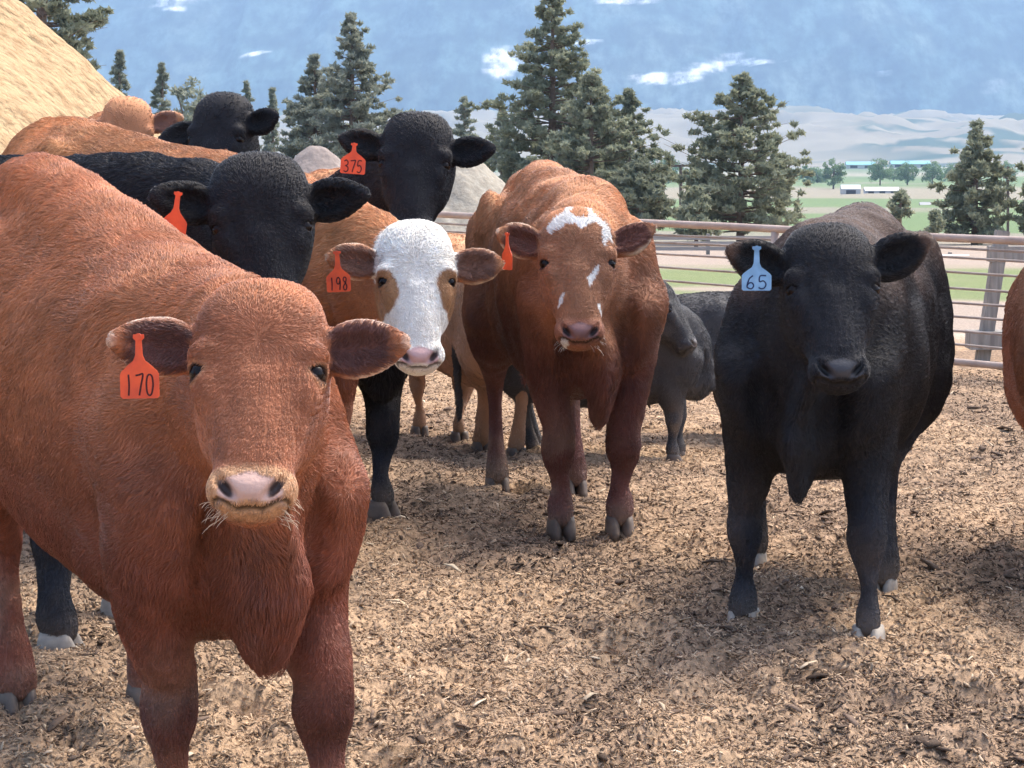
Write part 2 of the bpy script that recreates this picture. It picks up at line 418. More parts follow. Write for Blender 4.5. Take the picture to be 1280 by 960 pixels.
        def do(st, side, k, n=2.0, per=3, sub=False, pad=.03):
            a = np.array(st, float); m = a[:, 3:].max()+pad
            q = crom(a, per)
            for i in range(len(q)-1):       # per segment: small blocks
                A, Bq = q[i], q[i+1]; m = max(A[3:].max(), Bq[3:].max())*1.02+pad
                sl, P = G.block(np.minimum(A[:3], Bq[:3])-m, np.maximum(A[:3], Bq[:3])+m)
                if sl is None: continue
                d = seg_sd(P, A[:3], Bq[:3], A[3], A[4], Bq[3], Bq[4], side, n)
                G.put(sl, d, k if i == 0 else min(k, .02), sub)
        def union(st, side, k, n=2.0, per=3, pad=.05, ks=.012):
            """evaluate the loft alone, then blend once (true smooth union)"""
            q = crom(np.array(st, float), per); m = q[:, 3:].max()*1.02+pad
            sl, P = G.block(q[:, :3].min(0)-m, q[:, :3].max(0)+m)
            if sl is None: return
            T = np.full(len(P), 9.0, np.float32)
            for i in range(len(q)-1):
                mm = max(q[i, 3:].max(), q[i+1, 3:].max())*1.02+pad
                l, h = np.minimum(q[i, :3], q[i+1, :3])-mm, np.maximum(q[i, :3], q[i+1, :3])+mm
                ok = np.all((P > l) & (P < h), 1)
                if ok.any():
                    d = seg_sd(P[ok], q[i, :3], q[i+1, :3], q[i, 3], q[i, 4], q[i+1, 3], q[i+1, 4], side, n)
                    o = T[ok]; kk = np.float32(ks); hh = np.maximum(kk-np.abs(o-d), 0)/kk; T[ok] = np.minimum(o, d)-hh*hh*kk/4
            G.put(sl, T, k)
        union(tor, lf, .05, 2.25, 3, ks=.03)
        union(crest, lf, .10, 2, 2)
        union(neck, lf, .10, 2, 3)
        union(dw2, lf, .08, 2, 2)
        union(dw, lf, .07, 2, 3)
        for st, sgn, q in legs: union(st, lf, .045 if st[0][4] < .17*s else .06, 2, 3)
        # shoulder blades, hips, tail head
        for c, r, k in [(B(-.05, .172*fat, .86), .14, .05), (B(-.05, -.172*fat, .86), .14, .05), (B(.07, .155*fat, .70), .085, .07), (B(.07, -.155*fat, .70), .085, .07), (B(-1.0, .20, 1.0), .07, .08), (B(-1.0, -.20, 1.0), .07, .08)]:
            r = r*s; sl, P = G.block(c-r*1.6-.05, c+r*1.6+.05)
            if sl: G.put(sl, ell_sd((P-c)@np.stack([fw, lf, up], 1), (0, 0, 0), (r*.95, r*.62, r*1.35)), k)
        if spec.get('extra'):
            for p, r3, k in spec['extra'](B): 
                c = p; sl, P = G.block(c-max(r3)-.08, c+max(r3)+.08)
                if sl: G.put(sl, ell_sd((P-c)@np.stack([fw, lf, up], 1), (0, 0, 0), r3), k)
        for c in (B(.20, .10, .66), B(.20, -.10, .66)):
            sl, P = G.block(c-.22*s, c+.22*s)
            if sl: G.put(sl, ell_sd((P-c)@np.stack([fw, lf, up], 1), (0, 0, 0), (.07*s, .030*s, .14*s)), .05*s, True)
        # tail
        tl = [[*B(-1.42, 0, 1.02), .03*s, .03*s], [*B(-1.50, 0, .90), .022*s, .022*s], [*B(-1.50, 0, .6), .016*s, .016*s], [*B(-1.49, 0, .40), .02*s, .02*s], [*B(-1.49, 0, .28), .012*s, .012*s]]
        if spec.get('tail', 1): union(tl, lf, .04, 2, 2)
        # ---- head in its own frame
        sl, P = G.block(hlo-.02, hhi+.02)
        L = toH(P).astype(np.float32); AL = L*np.array([1, 1, 1.]); AL[:, 0] = np.abs(L[:, 0])
        X_ = np.array([1., 0, 0])
        hw = spec.get('hw', 1.06)
        hd = loft_sd(L, np.array([[0, -.070, .163, .088*hw, .042], [0, -.072, .140, .106*hw, .075], [0, -.078, .10, .116*hw, .097], [0, -.086, .05, .117*hw, .108], [0, -.088, .0, .109*hw, .106], [0, -.084, -.05, .098*hw, .097], [0, -.074, -.10, .082*hw, .084], [0, -.064, -.15, .070*hw, .072], [0, -.058, -.195, .065*hw, .062], [0, -.060, -.225, .066*hw, .054]]), X_, 2.6, 3)
        def sm(a, b, k): h = np.maximum(k-np.abs(a-b), 0)/k; return np.minimum(a, b)-h*h*k/4
        def sx(a, b, k): b = -b; h = np.maximum(k-np.abs(a-b), 0)/k; return np.maximum(a, b)+h*h*k/4
        hd = sm(hd, ell_sd(AL, (.089*hw, -.018, .034), (.032, .030, .026)), .02)          # brow
        hd = sm(hd, ell_sd(AL, (.082*hw, -.030, -.030), (.024, .03, .04)), .03)          # cheekbone below the eye
        hd = sx(hd, ell_sd(L, (0, .062, .030), (.042, .036, .055)), .03)
        hd = sm(hd, loft_sd(AL, np.array([[.093*hw, -.040, -.012, .012, .010], [.082*hw, -.034, -.055, .012, .011], [.070*hw, -.036, -.105, .008, .008]]), X_, 2, 2), .022)
        hd = sm(hd, loft_sd(L, np.array([[0, .000, -.03, .030, .014], [0, -.002, -.10, .028, .014], [0, -.008, -.175, .030, .012]]), X_, 2.6, 2), .02)
        hd = sx(hd, loft_sd(AL, np.array([[.078*hw, .040, .004, .012, .014], [.066, .034, -.04, .012, .014], [.052, .030, -.10, .010, .012]]), X_, 2, 2), .03)
        hd = sm(hd, ell_sd(AL, (.062*hw, -.13, -.045), (.040, .062, .085)), .04)         # jaw
        hd = sm(hd, ell_sd(L, (0, -.035, .10), (.078*hw, .045, .070)), .05)               # forehead
        hd = sm(hd, ell_sd(L, (0, -.056, -.222), (.072, .048, .040), 2.5), .03)        # muzzle
        hd = sm(hd, ell_sd(AL, (.043, -.028, -.232), (.033, .034, .033)), .018)           # nostril wing
        hd = sm(hd, ell_sd(L, (0, -.024, -.240), (.040, .032, .028)), .015)               # nose pad
        hd = sm(hd, ell_sd(L, (0, -.078, -.234), (.050, .038, .040)), .010)               # chin
        hd = sx(hd, loft_sd(AL, np.array([[.026, -.004, -.260, .006, .008], [.034, .000, -.254, .009, .016], [.045, .002, -.242, .0105, .018], [.055, .000, -.227, .009, .014], [.061, -.003, -.211, .005, .007]]), X_, 2, 2), .008)
        hd = sx(hd, loft_sd(AL, np.array(MOUTH), X_, 2, 2), .010)
        eye = np.array([.098*hw, -.026, 0.0])
        eo = np.array([.84, .54, 0.0]); 
        hd = sx(hd, ell_sd(AL, eye+eo*.008, (.024, .023, .016)), .009)
        hd = sm(hd, loft_sd(AL, np.array([[*(eye+np.array([-.020, .016, .004])), .006, .006], [*(eye+np.array([-.001, .017, .017])), .008, .008], [*(eye+np.array([.014, -.006, .014])), .008, .008], [*(eye+np.array([.008, -.026, .004])), .005, .005]]), X_, 2, 3), .012)
        hd = sm(hd, loft_sd(AL, np.array([[*(eye+np.array([-.020, .015, -.004])), .004, .004], [*(eye+np.array([-.002, .014, -.015])), .0055, .0055], [*(eye+np.array([.012, -.006, -.014])), .0055, .0055], [*(eye+np.array([.008, -.026, -.004])), .004, .004]]), X_, 2, 3), .010)
        for b0, d, nn, ww, Ln, es in ears:
            st = np.array([[*(b0+d*t*Ln+nn*(-.012*math.sin(t*3))*1.0), a*es, b*es] for t, a, b in EARW])
            ok = np.linalg.norm(L-(b0+d*Ln*.55), axis=1) < Ln*.5+.09; Lk = L[ok]
            o = loft_sd(Lk, st, ww, 2, 3)
            cut = np.array([[*(b0+d*t*Ln+nn*(.020+.006*t)), a*es*.84, b*es*.98] for t, a, b in [(.30, .026, .024), (.45, .047, .030), (.7, .044, .026), (.86, .026, .018), (.93, .010, .010)]])
            o = sx(o, loft_sd(Lk, cut, ww, 2, 3), .006)
            hd[ok] = sm(hd[ok], o, .018)
        G.put(sl, hd*hs, .05*hs)
        G.F[0] = G.F[-1] = 1; G.F[:, 0] = G.F[:, -1] = 1; G.F[:, :, 0] = G.F[:, :, -1] = 1
        V, Fc = surface_nets(G); V, Fc = keep_largest(V, Fc); V0_ = smooth(V, Fc, 2); V1_ = smooth(V0_, Fc, 8, .6); q_ = (1-sstep(.30, .36, np.linalg.norm(toH(V0_)*np.array([.9, 1, .9])+np.array([0, .06, 0]), axis=1)))[:, None]; V = V0_*q_+V1_*(1-q_)
        if pre: return V, Fc
    else: V, Fc = VF
    eye = np.array([.098*spec.get('hw', 1.06), -.026, 0.0])
    # muscle / hide relief
    Nn = vnormals(V, Fc); L = toH(V); inh = sstep(.30, .22, np.linalg.norm(L*np.array([1, 1, .75])+np.array([0, .06, 0]), axis=1))
    rel = (fbm(V, 5, 2, 11)-.5)*.03+(fbm(V, 16, 2, 12)-.5)*.006
    dn0 = loft_sd(V, np.array(neck), lf, 2, 1); al_ = (V-nb2)@(w1-nb2)/np.linalg.norm(w1-nb2)
    fold = np.sin(al_*2*math.pi/(.075*s)+5*fbm(V, 7, 2, 15))*sstep(.06, .0, np.abs(dn0))*sstep(.0, .08, al_)*sstep(.42*s, .30*s, al_)*(.3+.7*sstep(.2, -.4, Nn[:, 2]))*(.3+fbm(V, 5, 1, 16))
    rel = rel+.0055*fold+(fbm(V*np.array([1, 1, .5]), 9, 2, 17)-.5)*.014
    V = V+Nn*(rel*(1-inh)*s)[:, None]; Nn = vnormals(V, Fc)
    lx_ = np.abs(L[:, 0]); mth_ = sstep(.0042, .0012, np.abs(L[:, 2]+.2725-.36*np.maximum(lx_-.022, 0)))*sstep(.074, .066, lx_)*sstep(-.095, -.08, L[:, 1])*inh
    V = V-Nn*(.004*hs*mth_)[:, None]; Nn = vnormals(V, Fc)
    # ---- regions
    dT = loft_sd(V, np.array(tor), lf, 2, 1); dN = loft_sd(V, np.array(neck), lf, 2, 1)
    bl = (V-O)@fw/s
    zz = V[:, 2]/s
    comb = -fw[None]*.8+np.array([0, 0, -.75])[None]*np.ones((len(V), 1))
    top = sstep(.6, .95, Nn[:, 2]); comb = comb*(1-top[:, None])-fw[None]*top[:, None]
    ncd = (w1-nb2); ncd /= np.linalg.norm(ncd)
    wN = sstep(.08, -.02, dN-dT)[:, None]; comb = comb*(1-wN)+(ncd+np.array([0, 0, -.5]))*wN
    ln = np.full(len(V), spec.get('ln', .019))
    dl = np.full(len(V), 9.0)
    for st, sgn, q in legs: dl = np.minimum(dl, loft_sd(V, np.array(st[2:]), lf, 2, 1))
    wl = sstep(.04, .0, dl)
    comb = comb*(1-wl[:, None])+np.array([0, 0, -1.])*wl[:, None]; ln = ln*(1-wl)+.008*wl
    dD = loft_sd(V, np.array(dw), lf, 2, 1); wd = sstep(.05, 0, dD)*(1-inh)
    comb = comb*(1-wd[:, None])+np.array([0, 0, -1.])*wd[:, None]; ln = ln+wd*.012
    ln = ln+.012*sstep(.93, 1., Nn[:, 2])*sstep(.8, 1, zz)
    # head: whorl on the forehead
    wh = np.array([0, .02, .045]); hdir = (L-wh); hdir[:, 1] *= .5
    hdir = hdir/(np.linalg.norm(hdir, axis=1, keepdims=True)+1e-6); hw3 = hdir@Rh.T
    lh = .006+.004*sstep(-.02, .10, L[:, 2])+.004*sstep(.13, .19, L[:, 2])
    comb = comb*(1-inh[:, None])+hw3*inh[:, None]; ln = ln*(1-inh)+lh*inh
    # ears
    earw = np.zeros(len(V)); inner = np.zeros(len(V)); rim = np.zeros(len(V)); esd = np.zeros(len(V))
    for (b0, d, nn, ww, Ln, es), sg in zip(ears, (1, -1)):
        q = L-b0; t = q@d/Ln; wv = q@ww; nv = q@nn
        hwid = np.interp(t, EARW[:, 0], EARW[:, 1])*es
        inE = (t > .22) & (t < 1.12) & (np.abs(wv) < hwid+.02) & (np.abs(nv) < .06)
        earw[inE] = 1; Nl = Nn@Rh
        fr_ = np.clip(np.abs(wv)/np.maximum(hwid, .004), 0, 2)
        inner[inE] = (sstep(.25, .6, (Nl@nn))*sstep(.95, .8, np.maximum(fr_, t)))[inE]
        rim[inE] = np.where(t > .86, sstep(.985, 1.02, t)*.6, sstep(.90, 1.02, fr_))[inE]*sstep(.25, .5, t)[inE]*.85; esd[inE] = sg
        dv = (Rh@d); comb[inE] = dv[None]+ (Rh@ww)[None]*np.sign(wv[inE])[:, None]*.7
        ln[inE] = .008+.004*inner[inE]
    ln = ln*s
    # bare muzzle
    Nl = Nn@Rh
    lx = np.abs(L[:, 0]); bare = sstep(-.210, -.217, L[:, 2]+.012*sstep(.0, .04, lx))*sstep(.060, .054, lx)*sstep(-.266, -.260, L[:, 2])*sstep(-.05, -.04, L[:, 1])*inh
    pq = np.stack([np.abs(L[:, 0]), L[:, 1], L[:, 2]], 1)-np.array([.044, -.006, -.241]); pc = np.stack([(pq[:, 0]*.80-pq[:, 2]*-.60*-1)*1.9, pq[:, 1]*.8, (pq[:, 2]*.80+pq[:, 0]*.60)*.85], 1); pit = sstep(.022, .013, np.linalg.norm(pc, axis=1))
    mth = mth_
    col = spec['coat'](dict(V=V+base, L=L, N=Nn, zz=zz, bl=bl, inh=inh, ear=earw, inner=inner, rim=rim, esd=esd, bare=bare, leg=wl, neck=wN[:, 0], knee=kn, V0=V, pit=pit))
    dz = V[:, 2]+base[2]-fl[2]*0; du = sstep(.62, .05, zz)*sstep(.42, .72, fbm(V, 8, 3, 19))*spec.get('dust', .55); col = col*(1-du[:, None])+np.array([.33, .245, .175])*du[:, None]
    du = sstep(.16, .0, zz)*.5; col = col*(1-du[:, None])+np.array([.26, .20, .15])*du[:, None]
    col = col*(1-.85*mth[:, None]); bare = np.maximum(bare, mth)
    c4 = np.concatenate([col, bare[:, None]], 1)
    body = mesh_obj('body', V, Fc, M_SKIN, root, True, c4)
    nh = spec.get('hairs', 40000)
    if nh:
        eyew = np.vstack([Hd(sg*eye[0], eye[1], eye[2])+0 for sg in (1, -1)])
        de = np.min([np.linalg.norm(V-e, axis=1) for e in eyew], 0); be = sstep(.026*hs, .020*hs, de)
        fo = make_fur('fur', V, Nn, Fc, comb, ln, col, nh, spec.get('rad', .0006), root, M_FURB if spec.get('black') else M_FUR, bare=np.clip(bare+be, 0, 1), seed=spec.get('seed', 0), lift=spec.get('lift_a', .09))
    # eyes
    for sg in (1, -1):
        c = Hd(sg*(eye[0]-.001), eye[1]+.002, eye[2]); me = MB(); n1, n2 = 16, 12
        vs = [(0, 0, 1)]+[(math.sin(math.pi*i/n2)*math.cos(2*math.pi*j/n1), math.sin(math.pi*i/n2)*math.sin(2*math.pi*j/n1), math.cos(math.pi*i/n2)) for i in range(1, n2) for j in range(n1)]+[(0, 0, -1)]
        fs = [(0, 1+j, 1+(j+1) % n1) for j in range(n1)]+[(1+i*n1+j, 1+(i+1)*n1+j, 1+(i+1)*n1+(j+1) % n1, 1+i*n1+(j+1) % n1) for i in range(n2-2) for j in range(n1)]+[(len(vs)-1, 1+(n2-2)*n1+(j+1) % n1, 1+(n2-2)*n1+j) for j in range(n1)]
        me.add([c+np.array(v)*.0205*hs for v in vs], fs); me.build('eye', M_EYE, root, True)
    # hooves: two claws on each foot
    for (st, sgn, q) in legs:
        mb = MB()
        for cl in (1, -1):
            rings = []
            for zz_, x0, x1, w in [(-.006, -.045, .080, .025), (.02, -.043, .072, .0245), (.048, -.038, .056, .022), (.066, -.032, .044, .018)]:
                rr = []
                for k in range(12):
                    an = 2*math.pi*k/12; cx = (x0+x1)/2; hx = (x1-x0)/2
                    ca, sa = math.cos(an), math.sin(an)
                    rr.append(q+fw*((cx+hx*np.sign(ca)*abs(ca)**.75)*s)+lf*((cl*.0235+w*np.sign(sa)*abs(sa)**.8*(1-.35*max(ca, 0)))*s)+up*(zz_*s))
                rings.append(rr)
            vs = [p for r_ in rings for p in r_]; fs = [tuple(range(11, -1, -1)), tuple(36+k for k in range(12))]
            fs += [(i*12+k, i*12+(k+1) % 12, (i+1)*12+(k+1) % 12, (i+1)*12+k) for i in range(3) for k in range(12)]
            mb.add(vs, fs)
        mb.build('hoof', spec.get('hoofm', M_HOOF), root, True)
    # whiskers & ear tag
    if spec.get('whisk'):
        g = np.random.default_rng(5+spec.get('seed', 0)); n = spec['whisk']; sd = g.choice((-1, 1), n)
        p = np.stack([sd*(.030+.045*g.random(n)), -.085+.045*g.random(n), -.278+.05*g.random(n)], 1)
        d = np.stack([sd*(.5+.5*g.random(n)), .3+.5*g.random(n), -.25-.9*g.random(n)], 1); ln_ = (.010+.016*g.random(n))[:, None]
        pts = np.stack([p-d*.01, p+d*ln_*.4, p+d*ln_*.75+np.array([0, 0, -.002]), p+d*ln_+np.array([0, 0, -.006])], 1).reshape(-1, 3)
        pts = pts@Rh.T*hs+e0
        hc = bpy.data.hair_curves.new('whiskers'); hc.add_curves([4]*n); hc.points.foreach_set('position', pts.astype(np.float32).ravel())
        hc.points.foreach_set('radius', np.tile(np.array([.0005, .00045, .0004, .00015], np.float32), n)); hc.materials.append(spec.get('whm', M_WHISK)); link(bpy.data.objects.new('whiskers', hc), root)
    if spec.get('tag'):
        T_ = spec['tag']; top_ = np.asarray(T_['p'], float)-base; ear_tag(root, top_, T_)
    return root
M_WHISK = mat('whisker', (.62, .48, .34), .5)
# handwriting strokes on a unit box (0..1 x 0..1)
DIG = {'0': [[(.5, 1), (.22, .9), (.08, .55), (.15, .15), (.42, 0), (.72, .1), (.9, .5), (.8, .88), (.5, 1)]],
 '1': [[(.45, 1), (.5, .5), (.42, 0)]],
 '3': [[(.1, .88), (.45, 1), (.8, .85), (.75, .62), (.4, .52), (.8, .42), (.88, .18), (.5, 0), (.08, .1)]],
 '5': [[(.9, 1), (.25, .98), (.18, .55), (.6, .6), (.88, .35), (.7, .06), (.35, 0), (.08, .1)]],
 '6': [[(.75, 1), (.35, .75), (.12, .2), (.25, .05), (.6, 0), (.82, .2), (.7, .42), (.4, .45), (.15, .28)]],
 '7': [[(.05, .95), (.5, .98), (.95, 1), (.7, .5), (.45, 0)]],
 '8': [[(.6, .55), (.2, .78), (.4, 1), (.78, .88), (.6, .55), (.2, .28), (.3, .02), (.7, .02), (.85, .28), (.6, .55)]],
 '9': [[(.85, .8), (.5, 1), (.15, .8), (.25, .52), (.6, .5), (.85, .8), (.82, .4), (.7, 0)]]}
def ear_tag(root, top, T):
    """flag tag: thin neck from the ear, shoulders, square panel; faces T['n'] and hangs down"""
    w, h, stem, sw = T['w'], T['h'], T['stem'], T.get('sw', .0075)
    yw = R(T.get('yaw', 0)); x = np.array([math.cos(yw), math.sin(yw), 0]); z = np.array([0, .06, 1.]); ro = R(T.get('roll', 0))
    x, z = x*math.cos(ro)+z*math.sin(ro), z*math.cos(ro)-x*math.sin(ro); n = np.cross(x, z)
    prof = [(-sw*1.4, 0), (-sw*1.5, -.006), (-sw*.8, -.010), (-sw, -stem*.8), (-sw*1.6, -stem), (-w*.30, -stem-h*.12), (-w*.46, -stem-h*.28), (-w*.5, -stem-h*.36), (-w*.5, -stem-h*.94), (-w*.45, -stem-h), ]
    prof = prof+[(-a, b) for a, b in prof[::-1]]
    k = len(prof); th = .0012
    bend = lambda b: n*(.0)
    fr = [top+x*a+z*b+n*th for a, b in prof]; bk = [top+x*a+z*b-n*th for a, b in prof]
    mb = MB(); mb.add(fr+bk, [tuple(range(k)), tuple(range(2*k-1, k-1, -1))]+[(i, k+i, k+(i+1) % k, (i+1) % k) for i in range(k)])
    t = mb.build('ear_tag', T['m'], root)
    t['label'] = T['label']
    # stud through the ear
    mb = MB(); mb.tube([top+n*.004+z*-.004, top+n*.001+z*-.004], .006, 10); mb.build('stud', T['m'], t)
    st = MB(); txt = T['txt']; nd = len(txt); cw = w*.80/max(nd, 1); r = T.get('pen', .0014)
    for i, ch in enumerate(txt):
        if ch not in DIG: continue
        x0 = -w*.40+i*cw
        for s_ in DIG[ch]:
            q = crom([(a, b, 0) for a, b in s_], 4)
            pts = [top+x*(x0+cw*.1+cw*.78*a)+z*(-stem-h*.92+h*.56*b)+n*(th+.0006) for a, b, _ in q]
            o = len(st.v)
            for j, p in enumerate(pts):
                d = pts[min(j+1, len(pts)-1)]-pts[max(j-1, 0)]; d /= np.linalg.norm(d)+1e-9; sd = np.cross(d, n)
                st.v += [tuple(p+sd*r), tuple(p-sd*r)]
            for j in range(len(pts)-1): st.f.append((o+2*j, o+2*j+1, o+2*j+3, o+2*j+2))
    if st.v: st.build('tag_number', T['ink'], t)
M_OR = noisy('tag_orange', (.86, .11, .03), (.66, .080, .03), 28, .45, spec=.4)
M_BL = noisy('tag_blue', (.26, .48, .70), (.17, .33, .52), 28, .45, spec=.4)
M_INKR = mat('ink_dark', (.06, .01, .01), .5); M_INKB = mat('ink_navy', (.015, .03, .10), .5)

def build_herd(items):
    from concurrent.futures import ThreadPoolExecutor
    with ThreadPoolExecutor(4) as ex: res = list(ex.map(lambda it: make_cow(*it, pre=True), items))
    return [make_cow(*it, VF=r) for it, r in zip(items, res)]
# ------------------------------------------------------------------ terrain
_PY = np.array([-4000, 0, 5.3, 15, 19, 30, 45, 90, 200, 600, 1500, 3000, 3300, 7000], float)
_PZ = np.array([0, 0, 0, -.33, -.36, -.84, -1.19, -3.2, -6.4, -13.7, -20, -25.2, -25, -25], float)
def gz(x, y):
    x = np.asarray(x, float); y = np.asarray(y, float)
    z = np.interp(y, _PY, _PZ)
    z = z+.28*sstep(8.5, 10.5, y)*sstep(-1.0, -1.9, x)*sstep(14, 11, y)
    return z
def foot(px, py):
    Y = 6.0
    for _ in range(60):
        p = at(px, py, Y); k = (CAMH-gz(p[0], Y))/(CAMH-p[2]) if CAMH-p[2] > 1e-6 else 1; Y = Y*(1+.7*(k-1))
    p = at(px, py, Y); p[2] = gz(p[0], Y); return p
def G_(x, y): return np.array([x, y, float(gz(x, y))])
def axis(parts):
    out = [parts[0][0]]
    for a, b, st in parts: out += list(np.arange(a+st, b+st*.5, st))
    return np.array(out)
def grow(start, end, st, f=1.18):
    o = []; x = start
    while x < end: st *= f; x += st; o.append(x)
    return o
xf = list(np.arange(-4.6, 4.61, .035)); xg = grow(4.6, 9000, .035, 1.10); xs = np.array([-v for v in xg[::-1]]+xf+xg)
yf = list(np.arange(2.4, 15.5, .035)); yg = grow(yf[-1], 7600, .035, 1.045); yb = [2.4-v for v in grow(0, 3000, .05, 1.3)][::-1]
ys = np.array(yb+yf+yg)
Xg, Yg = np.meshgrid(xs, ys, indexing='ij'); Xg = Xg.ravel(); Yg = Yg.ravel()
P0 = np.stack([Xg, Yg, np.zeros_like(Xg)], 1)
Zg = gz(Xg, Yg)
def pen_mask(x, y): return sstep(20, 17.5, y)*sstep(-60, -50, x)
nb = (fbm(P0, .9, 2, 1)-.5)*.07+(fbm(P0, 4.5, 3, 2)-.5)*.085+(fbm(P0, 13, 2, 3)-.5)*.032
Zg = Zg+nb*pen_mask(Xg, Yg)
_Z2 = Zg.reshape(len(xs), len(ys))
for _i in range(1500):      # hoof prints trodden into the bedding
    yy = math.exp(rng.uniform(math.log(3), math.log(14))); xx_ = rng.uniform(-.3, .3)*yy+rng.normal(0, .3); r0 = rng.uniform(.035, .07)
    i0, i1 = np.searchsorted(xs, [xx_-.16, xx_+.16]); j0, j1 = np.searchsorted(ys, [yy-.16, yy+.16])
    d2 = np.hypot(xs[i0:i1, None]-xx_, ys[None, j0:j1]-yy)/r0; _Z2[i0:i1, j0:j1] += -.026*np.exp(-d2**3)+.010*np.exp(-(d2-1.45)**2*6)
# rolling pale hills 3.2 - 5.5 km away
hm = sstep(2700, 4600, Yg)*sstep(6500, 5400, Yg)
hill = 5+75*(1-np.abs(2*fbm(P0, 1/800, 3, 31)-1))**1.5+60*(fbm(P0, 1/330, 3, 33)-.5)
Zg = Zg+(fbm(P0, 1/60, 2, 5)-.5)*3*sstep(120, 600, Yg)
def patchy(x, y):     # 0..1 : damp dark bedding
    p = np.stack([x, y, x*0], 1)
    return np.clip(sstep(.47, .62, fbm(p, .75, 3, 41))*.85+sstep(.52, .66, fbm(p, 3.2, 3, 43))*.7, 0, 1)
c = np.ones((len(Xg), 3))
dry = np.array([.40, .275, .175]); damp = np.array([.17, .12, .09])
pt = patchy(Xg, Yg)[:, None]; c[:] = dry*(1-.55*pt)+damp*.55*pt
c *= (.85+.3*fbm(P0, 9, 2, 51))[:, None]
def mixc(m, col):
    global c
    m = np.clip(m, 0, 1)[:, None]; c = c*(1-m)+np.array(col)*m
nz = fbm(P0, .25, 3, 55); nz2 = fbm(P0, 1/90, 3, 57)
mixc(sstep(17.5, 19.5, Yg), (.52, .42, .34))
gr1 = sstep(29, 31.5, Yg+(nz-.5)*9)*sstep(47, 41, Yg+(nz-.5)*9); mixc(gr1*sstep(.3, .45, nz), (.28, .33, .15))
mixc(sstep(95, 130, Yg), (.36, .34, .26)); 
mixc(sstep(130, 170, Yg+(nz2-.5)*60)*sstep(.40, .47, nz2+.12*sstep(150, 500, Xg+.2*Yg)-.02), (.22, .31, .15))
mixc(sstep(560, 640, Yg)*sstep(1000, 900, Yg), (.40, .36, .27)); mixc(sstep(880, 1000, Yg)*sstep(.35, .5, nz2), (.22, .31, .15))
mixc(sstep(1500, 1700, Yg), (.42, .40, .30)); mixc(sstep(1900, 2100, Yg)*sstep(2700, 2500, Yg), (.22, .28, .16))
c[Yg > 19] *= .66
mixc(hm, (.22, .2, .155))
ix = np.arange(len(xs)*len(ys)).reshape(len(xs), len(ys))
Fq = np.stack([ix[:-1, :-1], ix[1:, :-1], ix[1:, 1:], ix[:-1, 1:]], -1).reshape(-1, 4)
M_GROUND = mat('ground', (.4, .3, .2), .95, .1); t = M_GROUND.node_tree; b = t.nodes['Principled BSDF']
a_ = N(M_GROUND, 'ShaderNodeAttribute', attribute_name='coat'); co = N(M_GROUND, 'ShaderNodeTexCoord')
n1 = N(M_GROUND, 'ShaderNodeTexNoise'); n1.inputs['Scale'].default_value = 45; n1.inputs['Detail'].default_value = 8
t.links.new(co.outputs['Object'], n1.inputs['Vector'])
rmp = N(M_GROUND, 'ShaderNodeMapRange'); rmp.inputs[1].default_value = .3; rmp.inputs[2].default_value = .7; rmp.inputs[3].default_value = .55; rmp.inputs[4].default_value = 1.35
t.links.new(n1.outputs['Fac'], rmp.inputs[0])
mx = N(M_GROUND, 'ShaderNodeMix', data_type='RGBA', blend_type='MULTIPLY'); mx.inputs['Factor'].default_value = 1
t.links.new(a_.outputs['Color'], mx.inputs['A']); t.links.new(rmp.outputs[0], mx.inputs['B']); t.links.new(mx.outputs['Result'], b.inputs['Base Color'])
bp = N(M_GROUND, 'ShaderNodeBump'); bp.inputs['Strength'].default_value = .8; bp.inputs['Distance'].default_value = .02
t.links.new(n1.outputs['Fac'], bp.inputs['Height']); t.links.new(bp.outputs[0], b.inputs['Normal'])
ground = mesh_obj('ground', np.stack([Xg, Yg, Zg], 1), Fq, M_GROUND, None, True, c); tag(ground, kind='structure')
def gheight(x, y):
    i = np.clip(np.searchsorted(xs, x)-1, 0, len(xs)-2); j = np.clip(np.searchsorted(ys, y)-1, 0, len(ys)-2)
    Z2 = Zg.reshape(len(xs), len(ys)); u = (x-xs[i])/(xs[i+1]-xs[i]); v = (y-ys[j])/(ys[j+1]-ys[j])
    return Z2[i, j]*(1-u)*(1-v)+Z2[i+1, j]*u*(1-v)+Z2[i, j+1]*(1-u)*v+Z2[i+1, j+1]*u*v
hx, hy_ = np.meshgrid(np.arange(-2600, 2601, 13), np.arange(2750, 6500, 24), indexing='ij'); hs_ = hx.shape; hx = hx.ravel().astype(float); hy_ = hy_.ravel().astype(float)
Ph = np.stack([hx, hy_, hx*0], 1); hmm = sstep(2750, 4700, hy_)*sstep(6500, 5300, hy_)
rg = 1-np.abs(2*fbm(Ph*np.array([1, .6, 1]), 1/300, 4, 31)-1)
hz_ = -27+hmm*(10+95*rg**2+40*(fbm(Ph, 1/900, 2, 33)-.4)+14*(fbm(Ph*np.array([1, .5, 1]), 1/110, 3, 34)-.5))
ch = np.array([.24, .215, .165])*(.75+.5*fbm(Ph, 1/90, 3, 62))[:, None]
wm = (sstep(.52, .56, fbm(Ph, 1/130, 4, 61))*sstep(.35, .55, fbm(Ph, 1/600, 2, 63)+.12*sstep(200, -600, hx)))[:, None]; ch = ch*(1-wm)+np.array([.07, .10, .08])*wm
ih = np.arange(len(hx)).reshape(hs_)
M_HILL = mat('dry_hills', (.4, .36, .28), 1, 0); a_ = N(M_HILL, 'ShaderNodeAttribute', attribute_name='coat'); M_HILL.node_tree.links.new(a_.outputs['Color'], M_HILL.node_tree.nodes['Principled BSDF'].inputs['Base Color'])
